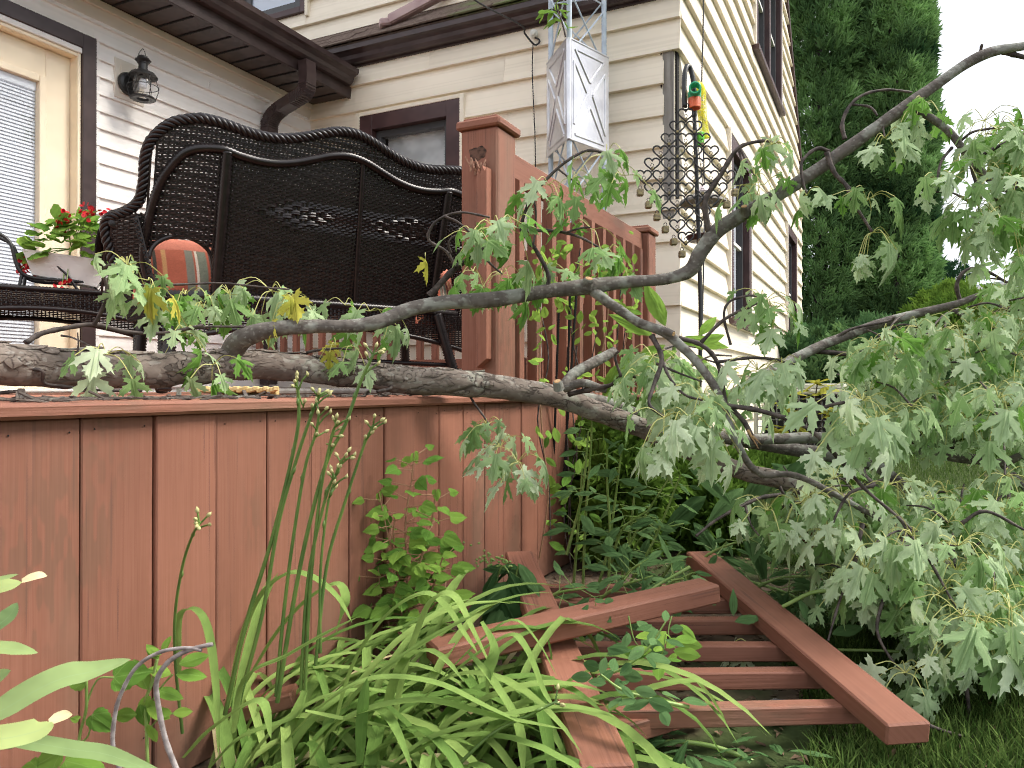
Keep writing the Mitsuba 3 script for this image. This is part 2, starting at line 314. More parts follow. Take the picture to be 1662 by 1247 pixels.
dpart('jamb', 'door_tan', 2.883, 2.9045, 0.70, zt - 0.119, -0.11, 0.008); dpart('jamb', 'door_tan', 1.441, 1.465, 0.70, zt - 0.119, -0.11, 0.008); dpart('jamb', 'door_tan', 1.465, 2.883, zt - 0.14, zt - 0.119, -0.11, 0.006)
dx0, dx1, dzt = 1.465, 2.882, zt - 0.142
dpart('stile', 'door_tan', dx1 - 0.145, dx1, 0.72, dzt, -0.10, -0.058); dpart('stile', 'door_tan', dx0, dx0 + 0.145, 0.72, dzt, -0.10, -0.058)
dpart('rail', 'door_tan', dx0 + 0.145, dx1 - 0.145, dzt - 0.16, dzt, -0.10, -0.059); dpart('rail', 'door_tan', dx0 + 0.145, dx1 - 0.145, 0.72, 0.90, -0.10, -0.059)
dpart('glazing_bead', 'door_tan', dx1 - 0.185, dx1 - 0.146, 0.901, dzt - 0.161, -0.10, -0.045); dpart('glazing_bead', 'door_tan', dx0 + 0.146, dx1 - 0.186, dzt - 0.20, dzt - 0.161, -0.10, -0.046)
gx = (dx0 + 0.146, dx1 - 0.186); gz = (0.9, dzt - 0.2)
obj('glass', (np.array([(gx[0], YA + 0.07, gz[0]), (gx[1], YA + 0.07, gz[0]), (gx[1], YA + 0.07, gz[1]), (gx[0], YA + 0.07, gz[1])]), np.array([[0, 1, 2], [0, 2, 3]])), 'pane', door)
sl = []
z = gz[0] + 0.01
while z < gz[1] - 0.05:
    sl.append(bar((gx[0], YA + 0.088, z), (gx[1], YA + 0.088, z), 0.003, 0.0245, up=(0, 0.45, 0.9), b=0.0005)); z += 0.0195
obj('blind_slats', mesh_of(sl), 'blind_slat', door, kind='stuff')
put_bar('blind_head', box((gx[0], YA + 0.075, gz[1] - 0.05), (gx[1], YA + 0.11, gz[1])), 'blind_slat', door)
put_bar('room_back', box((gx[0] - .1, YA + 0.125, gz[0] - .1), (gx[1] + .1, YA + 0.14, gz[1] + .1)), 'blind_slat', door)
dpart('threshold', 'white_paint', 1.445, 2.905, 0.702, 0.719, -0.1, 0.03)
# porch eave: soffit panels, fascia, gutter, downspout, roof edge
YS = 3.81
eave = numbered(house + '__eave')
x = -3.0; k = 0
while x < XB - 0.03:
    w = min(0.152, XB - 0.004 - x)
    put_bar('soffit_panel', box((x + 0.004, YS, E + 2.281), (x + w - 0.004, YA - 0.002, E + 2.293), 0.003, axis=1), 'brown_metal', eave)
    put_bar('soffit_rib', box((x + w - 0.012, YS + 0.03, E + 2.2765), (x + w - 0.004 + 0.008, YA - 0.05, E + 2.2805), 0.001, axis=1), 'black_gap', eave); x += w
put_bar('fascia', box((-3, YS - 0.022, E + 2.268), (XB - 0.004, YS - 0.001, E + 2.45)), 'brown_metal', eave)
GP = [(0, 0), (0.045, -0.002), (0.066, 0.018), (0.074, 0.045), (0.098, 0.062), (0.118, 0.070), (0.122, 0.104), (0.112, 0.110), (0.108, 0.100), (0.0, 0.102)]
def gutter(a, b, out):
    poly = GP; L = np.linalg.norm(b - a)
    return prism(poly, L, axes(a, out, Z, unit(b - a))) if np.dot(np.cross(out, Z), b - a) > 0 else prism(poly, L, axes(b, out, Z, unit(a - b)))
obj('gutter', gutter(V(-3, YS - 0.0225, E + 2.35), V(XB - 0.07, YS - 0.0225, E + 2.35), -Y), 'brown_metal', eave)
obj('porch_roof', slab(V(-3, YS - 0.06, E + 2.463), V(XB - 0.01, YS - 0.06, E + 2.463), V(XB - 0.01, 5.6, E + 2.95), V(-3, 5.6, E + 2.95), 0.03), 'shingle', house)
obj('attic_fill', slab(V(-3, YS + 0.002, E + 2.296), V(XB - .01, YS + .002, E + 2.296), V(XB - .01, YA + .1, E + 2.296), V(-3, YA + .1, E + 2.296), 0.14), 'brown_metal', eave)
# downspout with its crimped elbow, swinging from the gutter back to the wall
def spout(path, w, h, n=7):
    p = curve(path, n); out = []
    sec = np.array([(-w, -h), (0, -h * 0.9), (w, -h), (w * 0.92, 0), (w, h), (0, h * 0.9), (-w, h), (-w * 0.92, 0)]) / 2
    t = np.gradient(p, axis=0); vs = []
    for i in range(len(p)):
        f = frame(t[i], up=X); vs.append(p[i] + sec[:, :1] * f[:, 2] + sec[:, 1:] * f[:, 1])
    n8 = len(sec); i, j = np.meshgrid(np.arange(len(p) - 1), np.arange(n8), indexing='ij'); a, b = i * n8 + j, i * n8 + (j + 1) % n8
    q = np.stack([a, b, b + n8, a + n8], -1).reshape(-1, 4)
    return np.vstack(vs), np.vstack([q[:, :3], q[:, [0, 2, 3]]])
g0 = on(500, 110, 1, YS - 0.08)
gx0 = g0[0]
dp = [on(498, 100, 1, YS - 0.085), on(499, 128, 1, YS - 0.085), on(495, 150, 1, YS - 0.06), on(474, 165, 1, YS + 0.10), on(452, 180, 1, YA - 0.12), on(439, 197, 1, YA - 0.07), on(437, 225, 1, YA - 0.06)]
obj('downspout', spout(dp + [V(dp[-1][0], YA - 0.06, E + 0.8), V(dp[-1][0], YA - 0.06, 0.75)], 0.10, 0.075), 'brown_metal', eave, smooth=35)
cr = []                                          # crimps at the two bends
dc = curve(dp, 14)
for a0_, a1_ in ((20, 42), (54, 78)):
    for i in range(a0_, a1_, 2):
        t = unit(dc[i + 1] - dc[i]); u_ = unit(np.cross(X, t)); cr.append(bar(dc[i] - X * 0.0525, dc[i] + X * 0.0525, 0.080, 0.004, up=t, b=0.001))
obj('downspout_crimps', mesh_of(cr), 'brown_metal', eave, kind='stuff')
# main eave over the end wall: gutter, hanger, skirt roof with shingles, upper wall
eav2 = numbered(house + '__upper_eave')
put_bar('fascia', box((XB - 0.03, YC - 0.12, E + 2.50), (XB - 0.002, YA + 2.5, E + 2.62), axis=1), 'brown_metal', eav2)
obj('gutter', gutter(V(XB - 0.0305, YC - 0.12, E + 2.515), V(XB - 0.0305, 4.02, E + 2.515), -X), 'brown_metal', eav2)
put_bar('gutter_lip', bar(V(XB - 0.145, 1.3, E + 2.632), V(XB - 0.145, 3.95, E + 2.632), 0.006, 0.006), 'aluminium', eav2)
obj('drain_elbow', tube(curve([V(XB - 0.09, 3.84, E + 2.52), V(XB - 0.09, 3.84, E + 2.46), V(XB - 0.085, 3.80, E + 2.40), V(XB - 0.08, 3.76, E + 2.385)], 4), 0.042, 10)[:2], 'brown_metal', eav2, smooth=40)
XD = 4.965
rows = 7
for i in range(rows):
    a = i / rows; y = 0.9
    while y < 6.3:
        w = 0.16 + 0.16 * rs.rand(); lift = 0.003 + 0.004 * rs.rand()
        xx0, zz0 = XB - 0.165 + 0.27 * a, E + 2.635 + 0.232 * a
        d = unit(V(0.27, 0, 0.232)); nrm = V(-d[2], 0, d[0]); c = V(xx0, y + w / 2, zz0) + d * 0.035 + nrm * (0.004 + lift)
        put_bar('roof_shingle', bar(c - d * 0.045, c + d * 0.032, w - 0.006, 0.006 + lift, up=nrm, b=0.001), 'shingle', eav2); y += w
obj('roof_deck', slab(V(XB - 0.155, 0.9, E + 2.622), V(XB - 0.155, 6.4, E + 2.622), V(XD + .03, 6.4, E + 2.872), V(XD + .03, 0.9, E + 2.872), 0.006), 'shingle', eav2)
oD = V(XD, 7.0, 0)
WD = (7.0 - 5.05, 7.0 - 4.30, E + 3.09, E + 4.3)
wallD = obj('upper_wall', sheath(oD, -Y, X, 7.0 - YC, E + 2.85, E + 5.2, [WD]), 'cream_siding', house)
laps(wallD, oD, -Y, -X, 7.0 - YC - 0.15, E + 2.85, E + 5.2, E + 2.995, 0.2032, [WD], 'cream_siding', lap=0.034)
pW = oD - Y * WD[0] + Z * WD[2]; w, h = WD[1] - WD[0], WD[3] - WD[2]
wkey, b3, part = window(pW, -Y, -X, w, h, 'single', 'upper window reflecting the pale sky, above the porch gutter')
part('casing', 'maroon_paint', w - 0.05, w, 0, h, -0.05, 0.05); part('casing', 'maroon_paint', 0, 0.05, 0, h, -0.05, 0.05); part('casing', 'maroon_paint', 0.05, w - 0.05, 0, 0.05, -0.05, 0.052)
part('frame', 'grey_frame', w - 0.13, w - 0.05, 0.05, h, -0.05, 0.015); part('frame', 'grey_frame', 0.05, 0.13, 0.05, h, -0.05, 0.015); part('frame', 'grey_frame', 0.13, w - 0.13, 0.05, 0.12, -0.05, 0.014)
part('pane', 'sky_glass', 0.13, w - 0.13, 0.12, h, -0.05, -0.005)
part('trim', 'cream_siding', w, w + 0.03, -0.04, h, 0, 0.05)
s0, s1 = on(636, 44, 0, XB - 0.08), on(716, 3, 0, XB + 0.01)
sp = numbered(house + '__roof_spout'); labels[sp] = {'label': 'faded pinkish downspout crossing the strip of roof'}
put_bar('pipe', bar(s0 + V(-0.02, 0, 0.03), s1 + V(0.0, 0, 0.05), 0.075, 0.06, b=0.012), 'pink_metal', sp)
for i in range(4):
    o = 0.045 * (i - 1.5) / 3 * 1.2; q = unit(np.cross(s1 - s0, V(-1, 0, 1)))
    put_bar('rib', bar(s0 + V(-0.02, 0, 0.03) + q * o + V(-.018, 0, .018), s1 + V(0, 0, 0.05) + q * o + V(-.018, 0, .018), 0.008, 0.05, b=0.002), 'pink_metal', sp)
put_bar('elbow', bar(s1 + V(0, 0.02, 0.045), s1 + V(0.02, -0.10, 0.12), 0.09, 0.075, b=0.012), 'pink_metal', sp)
put_bar('shoe', bar(s0 + V(0.0, 0.0, 0.03), s0 + V(-0.06, 0.07, 0.012), 0.095, 0.055, b=0.015), 'pink_metal', sp)
# lamp block on the porch wall, and the wires on the walls
lp = on(232, 135, 1, YA - 0.15)
blk = on(186, 95, 1, YA - 0.02)
put_bar('lamp_block', box((blk[0], YA - 0.022, lp[2] - 0.09), (lp[0] + 0.11, YA - 0.001, lp[2] + 0.15), axis=2), 'vinyl_trim', house)
put_bar('lamp_block_face', box((blk[0] + 0.035, YA - 0.03, lp[2] - 0.055), (lp[0] + 0.08, YA - 0.0225, lp[2] + 0.115), axis=2), 'vinyl_trim', house)

# ---------------------------------------------------------------- lantern
lan = thing('wall_lantern', 'black iron wall lantern with wire guard and clear glass jar beside the porch door', 'wall lamp')
obj('back_plate', lathe([(0, -0.03), (0.05, -0.03), (0.066, -0.02), (0.07, 0.0), (0, 0.0)], V(lp[0] - 0.01, YA - 0.03, lp[2] + 0.01), 24, axis=Y), 'black_iron', lan, smooth=30)
obj('arm', tube(curve([V(lp[0], YA - 0.04, lp[2] + 0.03), V(lp[0], YA - 0.09, lp[2] + 0.06), V(lp[0], YA - 0.14, lp[2] + 0.06)], 5), 0.012, 8)[:2], 'black_iron', lan, smooth=40)
obj('hood', lathe([(0.026, 0.16), (0.03, 0.145), (0.032, 0.118), (0.026, 0.115), (0.026, 0.078), (0.036, 0.074), (0.068, 0.058), (0.084, 0.038), (0.083, 0.034), (0.05, 0.05), (0, 0.055)], lp, 28), 'black_iron', lan, smooth=30)
obj('chimney_rim', lathe([(0, 0.152), (0.034, 0.15), (0.046, 0.136), (0.03, 0.12), (0, 0.118)], lp, 24), 'black_iron', lan, smooth=30)
obj('glass_jar', lathe([(0.036, 0.045), (0.05, 0.025), (0.056, -0.01), (0.054, -0.045), (0.042, -0.083)], lp, 28), 'lamp_glass', lan, smooth=True)
obj('bulb', lathe([(0, 0.03), (0.018, 0.02), (0.024, -0.004), (0.018, -0.03), (0, -0.038)], lp, 18), 'frosted_glass', lan, smooth=True)
obj('base_ring', lathe([(0.03, -0.082), (0.066, -0.086), (0.074, -0.096), (0.066, -0.101), (0.034, -0.098), (0.03, -0.082)], lp, 28), 'black_iron', lan, smooth=30)
for i in range(6):
    a = i * math.pi / 3 + 0.35; dv = V(math.cos(a), math.sin(a), 0)
    obj('guard_wire', tube(curve([lp + dv * 0.07 + Z * 0.045, lp + dv * 0.078 + Z * 0.0, lp + dv * 0.088 - Z * 0.028, lp + dv * 0.072 - Z * 0.09], 4), 0.0022, 5)[:2], 'black_iron', lan, smooth=True)
aa = np.linspace(0, 2 * math.pi, 33)[:-1]
obj('guard_ring', tube([lp + V(math.cos(a) * 0.086, math.sin(a) * 0.086, -0.024) for a in aa], 0.0022, 5, closed=True)[:2], 'black_iron', lan, smooth=True)
obj('handle', tube(curve([lp + V(-0.038, 0, 0.13), lp + V(-0.03, 0, 0.165), lp + V(-0.008, 0, 0.20), lp + V(0.004, 0, 0.205), lp + V(0.02, 0, 0.17), lp + V(0.042, 0, 0.13)], 4), 0.0024, 5)[:2], 'black_iron', lan, smooth=True)
# ---------------------------------------------------------------- ground
def ground_z(x, y):
    p = np.stack([np.asarray(x, float), np.asarray(y, float), np.zeros_like(np.asarray(x, float))], -1)
    return 0.03 * (meshkit.fbm(p * 1.3, 3, 3) - 0.5) + 0.03 * (meshkit.fbm(p * 9, 3, 5) - 0.5)
gx = np.concatenate([np.linspace(-60, -1.2, 14)[:-1], np.linspace(-1.2, 6, 150), np.linspace(6, 90, 30)[1:]])
gy = np.concatenate([np.linspace(-60, -3, 14)[:-1], np.linspace(-3, 1.6, 100), np.linspace(1.6, 80, 26)[1:]])
GX, GY = np.meshgrid(gx, gy, indexing='ij')
gv = np.stack([GX, GY, ground_z(GX, GY)], -1).reshape(-1, 3)
ii, jj = np.meshgrid(np.arange(len(gx) - 1), np.arange(len(gy) - 1), indexing='ij'); k = ii * len(gy) + jj
gf = np.stack([k, k + len(gy), k + len(gy) + 1, k + 1], -1).reshape(-1, 4); gf = np.vstack([gf[:, :3], gf[:, [0, 2, 3]]])
def f_ground(p, n, uv):
    soil = mix((0.05, 0.036, 0.026), (0.17, 0.125, 0.09), fbm(p.x * 30, p.y * 30, 0, 4))
    lawn = mix((0.025, 0.04, 0.014), (0.06, 0.08, 0.03), fbm(p.x * 18, p.y * 18))
    g = smoothstep(0.38, 0.58, fbm(p.x * 2.6, p.y * 2.6) + 0.5 * smoothstep(1.0, -0.6, p.y - 0.15 * p.x) - 0.25)
    return mix(soil, lawn, g)
mat('soil', proc(f_ground), 0.95, 0.1, proc(lambda p, n, uv: fbm(p.x * 45, p.y * 45, 0, 4), 1e-3), 0.01)
tag(obj('ground', (gv, gf), 'soil', smooth=True), 'dark garden soil turning into thin lawn at the right', 'ground', kind='structure')

# ---------------------------------------------------------------- the deck
DY, DZ, DX1 = 1.19, 0.698, 4.29
deck = thing('deck', 'low reddish-brown timber deck with vertical skirt boards', 'deck')
pitch = 0.1397
k0 = on(130, 800, 1, DY)[0]
i0 = -12
for i in range(i0, 60):
    x = k0 + i * pitch
    if x + pitch > DX1: break
    dy = 0.004 * rs.rand() + (0.006 if i in (1, 6) else 0)
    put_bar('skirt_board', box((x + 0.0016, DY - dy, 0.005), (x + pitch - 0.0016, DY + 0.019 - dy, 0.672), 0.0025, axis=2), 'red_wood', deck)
scr = []
for i in range(-2, 24):
    for zz in (0.645, 0.10):
        for o in (0.022, pitch - 0.022):
            x = k0 + i * pitch + o; scr.append(lathe([(0, 0.001), (0.0009, 0.0008), (0.0016, 0.0)], V(x, DY - 0.0045, zz + 0.01 * rs.rand()), 8, axis=-Y))
obj('screw_heads', mesh_of(scr), 'black_gap', deck, kind='stuff')
put_bar('inner_beam', box((-2, DY + 0.03, 0.4), (DX1, DY + 0.07, 0.668)), 'red_wood', deck)
put_bar('end_beam', box((DX1 - 0.04, DY + 0.02, 0.02), (DX1, YA - 0.03, 0.668), axis=1), 'red_wood', deck)
y = DY - 0.032; i = 0
while y < YA - 0.06:
    w = 0.14
    put_bar('deck_board', bar((-2.2, y + w / 2, DZ - 0.0125), (DX1, y + w / 2, DZ - 0.0125), w - 0.004, 0.025, b=0.0085 if i == 0 else 0.003), 'red_wood', deck); y += w + 0.003; i += 1
obj('deck_underlay', mesh_of([box((-2.2, DY + 0.02, 0.66), (DX1 - 0.05, YA - 0.05, 0.668))]), 'black_gap', deck)

# ---------------------------------------------------------------- railing that still stands
fence = thing('deck_railing', 'standing red timber railing with torn corner post and shadow-box balusters beside the house', 'railing')
P1 = (on(805, 600, 1, DY)[0] - 0.0, DY)          # front right edge of the torn post at its corner
def post(x0, y0, z0, z1, w=0.142):
    p = put_bar('post', box((x0, y0, z0), (x0 + w, y0 + w, z1 - 0.03), 0.007, axis=2), 'red_wood', fence)
    put_bar('cap', box((x0 - 0.014, y0 - 0.014, z1 - 0.0295), (x0 + w + 0.014, y0 + w + 0.014, z1), 0.006), 'red_wood', p)
    put_bar('cap_top', box((x0 + 0.006, y0 + 0.006, z1 + 0.0005), (x0 + w - 0.006, y0 + w - 0.006, z1 + 0.012), 0.005), 'red_wood', p)
    return p
xp = P1[0]
ZP = E + 0.915
p1 = post(xp, DY - 0.006, DZ - 0.02, ZP)
xq = on(1063, 500, 1, DY)[0] - 0.142
post(xq, DY - 0.006, 0.02, E + 0.885)
a, b = xp + 0.1425, xq - 0.0005
put_bar('top_rail', bar((a, DY + 0.055, E + 0.805), (b, DY + 0.055, E + 0.805), 0.05, 0.095, b=0.006), 'red_wood', fence)
put_bar('middle_rail', bar((a, DY + 0.060, E + 0.42), (b, DY + 0.060, E + 0.42), 0.036, 0.085), 'red_wood', fence)
put_bar('bottom_rail', bar((a, DY + 0.060, E + 0.075), (b, DY + 0.060, E + 0.075), 0.036, 0.085), 'red_wood', fence)
def baluster(x, y, z0, z1, bevel, w=0.0385, along=0):
    poly = [(-w / 2, z0 + (bevel if along == 0 else 0)), (w / 2, z0), (w / 2, z1), (-w / 2, z1 - (0.02 if bevel else 0))]
    v, f = prism(poly, w, axes(V(x - w / 2, y, 0), (0, 1, 0), (0, 0, 1), (1, 0, 0)))
    return v, f, np.stack([v[:, 2], v[:, 0] + v[:, 1] + rs.rand() * 30], 1)
n = 0; x = a + 0.03
while x < b - 0.03:
    outer = n % 2 == 0
    put_bar('baluster', baluster(x, (DY + 0.0045 if outer else DY + 0.108), E + 0.015, E + 0.755, -0.03 if outer else 0), 'red_wood', fence)
    x += 0.0735; n += 1
# the baluster still nailed to the torn post, snapped at its top, and the dark hole above it
st = V(xp - 0.0195, DY + 0.052, 0)
poly = [(-.0195, E + 0.10), (.0195, E + 0.07), (.0195, E + 0.70), (.012, E + 0.735), (.006, E + 0.715), (-.004, E + 0.745), (-.012, E + 0.722), (-.0195, E + 0.738)]
v, f = prism(poly, 0.0385, axes(V(xp - 0.0387, DY + 0.035, 0), (0, 1, 0), (0, 0, 1), (1, 0, 0)))
put_bar('snapped_baluster', (v, f, np.stack([v[:, 2], v[:, 0] + v[:, 1]], 1)), 'red_wood', fence, label='snapped baluster stub nailed to the torn post')
mat('torn_wood', plain((0.42, 0.24, 0.17), (0.24, 0.13, 0.09), 90), 0.9)
tv = []
for i in range(16):
    c = V(xp - 0.012 - 0.03 * rs.rand(), DY + 0.035 + 0.045 * rs.rand(), E + 0.72 + 0.02 * rs.rand())
    tv.append(bar(c, c + V(0.006 * rs.randn(), 0.012 * rs.randn(), 0.02 + 0.025 * rs.rand()), 0.007, 0.004, b=0.001))
obj('splinters', mesh_of(tv), 'torn_wood', p1, kind='stuff')
hole = lathe([(0, 0.001), (0.010, 0.0016), (0.017, 0.0008), (0.021, 0)], V(0, 0, 0), 22, axis=-X)
hv = hole[0] * (1, 1.5, 1.1); hv = hv * (1 + 0.9 * (meshkit.noise(hv * 110 + 7, 3) - 0.5))[:, None]; mat('rotten_wood', plain((0.030, 0.018, 0.013), (0.13, 0.07, 0.05), 70), 0.95)
obj('rot_hole', (hv + V(xp - 0.0006, DY + 0.068, E + 0.80), hole[1]), 'rotten_wood', p1, smooth=True)
# railing across the far end of the deck
back = thing('end_railing', 'red timber railing across the far end of the deck, seen under the settee', 'railing')
put_bar('bottom_rail', bar((4.20, DY + 0.14, E + 0.155), (4.20, YA - 0.05, E + 0.155), 0.04, 0.06), 'red_wood', back)
put_bar('top_rail', bar((4.20, DY + 0.14, E + 0.80), (4.20, YA - 0.05, E + 0.80), 0.09, 0.04), 'red_wood', back)
y = on(729, 560, 0, 4.18)[1] - 0.114 * 10
while y < YA - 0.08:
    if y > DY + 0.16: put_bar('baluster', box((4.18, y - 0.0195, E + 0.186), (4.219, y + 0.0195, E + 0.779), axis=2), 'red_wood', back)
    y += 0.114

# ---------------------------------------------------------------- the broken railing panel on the ground
pan = thing('fallen_railing_panel', 'broken red railing panel lying on the ground, its balusters still between two long rails', 'railing')
zL = 0.115
L0, L1 = on(842, 905, 2, 0.17), on(985, 1262, 2, 0.10)
R0, R1 = on(1135, 905, 2, 0.19), on(1475, 1192, 2, 0.082)
def broken_bar(p, q, w, h, up=(0, 0, 1), rag=(0.0, 0.02)):
    v, f, uv = bar(p, q, w, h, up, 0.003); m = trimesh.Trimesh(v, f, process=False).subdivide().subdivide()
    return m
put_bar('long_rail', bar(L0, L1, 0.089, 0.042, b=0.004), 'red_wood', pan); put_bar('long_rail', bar(R0, R1, 0.089, 0.042, b=0.004), 'red_wood', pan)
def onrail(p, q, px, py):                        # the point of the rail whose picture height is py
    best = min(np.linspace(0, 1, 400), key=lambda t: abs((lambda r: CY - FPX * (r @ UP) / (r @ FW))(p + (q - p) * t - EYE) - py))
    return p + (q - p) * best
for ya, yb in ((938, 938), (962, 958), (992, 990), (1030, 1030), (1074, 1070), (1131, 1122)):
    p, q = onrail(L0, L1, 0, ya), onrail(R0, R1, 0, yb); d = unit(q - p)
    put_bar('baluster', bar(p - d * 0.04 - Z * 0.041, q + d * 0.03 - Z * 0.041, 0.0385, 0.0385), 'red_wood', pan)
lb = thing('loose_baluster', 'loose red baluster lying askew under the near end of the fallen panel', 'timber')
del counts[lb]; put_bar(lb, bar(on(1000, 1190, 2, 0.06), on(1140, 1152, 2, 0.035), 0.0385, 0.0385), 'red_wood', None)
cr_ = thing('loose_top_rail', 'thick red rail lying diagonally on top of the fallen panel', 'timber'); del counts[cr_]
q0, q1 = on(700, 1062, 2, 0.17), on(1153, 958, 2, 0.225)
put_bar(cr_, bar(q0, q1, 0.080, 0.046, b=0.005), 'red_wood', None)
ob = thing('board_offcut', 'short red board end poking out between the daylily and the deck', 'timber'); del counts[ob]
put_bar(ob, bar(on(332, 1172, 2, 0.05), on(480, 1128, 2, 0.10), 0.06, 0.03), 'red_wood', None)

# ---------------------------------------------------------------- wicker settee (its back towards us)
sett = thing('wicker_settee', 'dark brown wicker settee with arched back, seen from behind on the deck', 'settee')
SO, SD = V(2.552, 2.075, DZ), V(0.894, -0.45, 0); SD = unit(SD); SN = V(-SD[1], SD[0], 0)     # SN points to the seat side
def SP(t, d, z): return SO + SD * t + SN * d + Z * z
def rim_z(t):
    s = abs(t)
    return 0.955 + 0.085 * math.exp(-(s / 0.20) ** 2) + 0.030 * math.exp(-((s - 0.56) / 0.15) ** 2)
def back_d(t, z):                                # the back leans out and its wings curl forward
    wing = max(0.0, abs(t) - 0.47)
    return -0.17 * max(0, z - 0.38) / 0.6 + 1.5 * wing ** 2 + 0.02
HW = 0.72                                        # half width at the top
def rimpath():
    out = []
    out += [(-0.77, 0.40), (-0.80, 0.50), (-0.825, 0.60), (-0.815, 0.645), (-0.77, 0.665), (-0.735, 0.70), (-HW - .005, 0.77), (-HW - .005, 0.84), (-HW + 0.01, 0.905), (-HW + 0.065, 0.962)]
    for t in np.linspace(-0.58, 0.58, 30): out.append((t, rim_z(t) + (0.0)))
    return out + [(-t, z) for t, z in out[9::-1]]
rp = curve([SP(t, back_d(t, z), z) for t, z in rimpath()], 6)
br = []                                          # braided rim: three strands wound round the path
s = np.concatenate([[0], np.cumsum(np.linalg.norm(np.diff(rp, axis=0), axis=1))]); ss = np.arange(0, s[-1], 0.006)
rq = np.stack([np.interp(ss, s, rp[:, k]) for k in range(3)], 1); tt = unit_rows = np.gradient(rq, axis=0); tt = tt / np.linalg.norm(tt, axis=1, keepdims=True)
nb = np.cross(tt, SN); nb /= np.linalg.norm(nb, axis=1, keepdims=True)
for k in range(4):
    ph = ss / 0.085 * 2 * math.pi + k * math.pi / 2
    br.append(tube(rq + nb * (np.sin(ph) * 0.0125)[:, None] + SN * (np.cos(ph) * 0.0125)[:, None], 0.0085, 6))
obj('braided_rim', mesh_of(br), 'wicker', sett, smooth=True)
def wound(path, r, name, parent, pitch=0.013, n=8):
    p = curve(path, 10); s = np.concatenate([[0], np.cumsum(np.linalg.norm(np.diff(p, axis=0), axis=1))]); q = np.arange(0, s[-1], pitch / 2)
    c = np.stack([np.interp(q, s, p[:, k]) for k in range(3)], 1)
    rr = r * (1 + 0.12 * np.where(np.arange(len(q)) % 2, 1, -1))
    return obj(name, tube(c, rr, n)[:2], 'wicker', parent, smooth=False if False else True)
def inner_z(t): return rim_z(t) - 0.09
ip = [(-0.69, 0.40), (-0.715, 0.50), (-0.71, 0.60), (-0.69, 0.72), (-0.66, 0.80), (-0.60, 0.872)] + [(t, inner_z(t)) for t in np.linspace(-0.50, 0.50, 15)]
ip += [(-t, z) for t, z in ip[5::-1]]
wound([SP(t, back_d(t, z) - 0.012, z) for t, z in ip], 0.016, 'inner_frame', sett)
for t in (-0.475, 0.475): wound([SP(t, back_d(t, z) - 0.014, z) for z in (0.36, 0.5, 0.7, inner_z(t))], 0.020, 'back_post', sett)
wound([SP(0.10 - 0.07 * (z - .4), back_d(0.1, z) - 0.006, z) for z in (0.36, 0.5, 0.7, inner_z(.06))], 0.011, 'back_post', sett)
wound([SP(t, back_d(t, 0.37) - 0.012, 0.37) for t in np.linspace(-0.64, 0.64, 9)], 0.019, 'lower_rail', sett)
def hole_l(t, z):                                # oval openings low in the wings
    return ((abs(t) - 0.595) / 0.11) ** 2 + ((z - 0.49) / 0.085) ** 2 < 1 if z > 0.46 else abs(abs(t) - 0.595) < 0.107
weft, stakes = [], []
ts = np.arange(-0.825, 0.826, 0.0165)
def top_lim(t):
    a = abs(t)
    return rim_z(t) if a < 0.60 else 0.985 - (a - 0.60) * 0.6 if a < HW - .01 else 0.66
def side_lim(z): return HW - 0.012 if z > 0.665 else 0.80 + 0.03 * (z - .5) / .15
z = 0.38; row = 0
while z < 1.06:
    run, rad = [], []
    for i, t in enumerate(ts):
        inner = abs(t) < 0.69 - .3 * max(0, z - .72) and z < inner_z(t)
        ok = abs(t) < side_lim(z) and z < top_lim(t) - 0.006 and not hole_l(t, z)
        if ok:
            dia = any(abs(t - c) / 0.165 + abs(z - 0.705) / 0.062 < 1 for c in (-0.2, 0.29))
            ph = (i // 2 + row // 2) % 2 if dia else (i + row) % 2
            main = abs(t) < .475
            run.append(SP(t, back_d(t, z) + (0.0042 if ph else -0.0042) * (1.25 if dia else 1), z + 0.0012 * math.sin(t * 31 + row * 1.7))); rad.append(.0062 if dia else .0054 if main and inner else .0046 if inner else .0046)
        if not ok or i == len(ts) - 1:
            if len(run) > 2: weft.append(tube(run, np.array(rad), 5, cap=False))
            run, rad = [], []
    z += 0.0078 if z < 0.80 else 0.0086; row += 1
for t in ts:
    z0 = 0.38 if not hole_l(t, 0.5) else 0.49 + 0.085 * math.sqrt(max(0, 1 - ((abs(t) - .595) / .11) ** 2))
    zz = np.linspace(z0, top_lim(t), 9); stakes.append(tube([SP(t, back_d(t, q), q) for q in zz], 0.0052, 4, cap=False))
obj('woven_back', mesh_of(weft), 'wicker', sett, kind='stuff'); obj('back_stakes', mesh_of(stakes), 'wicker', sett, kind='stuff')
for sgn in (-1, 1): obj('opening_edge', tube(curve([SP(sgn * .595 + .113 * math.cos(a), back_d(.595, .5) - .006, .49 + .093 * math.sin(a)) for a in np.linspace(0, math.pi, 9)], 3), .008, 6)[:2], 'wicker', sett, smooth=True)
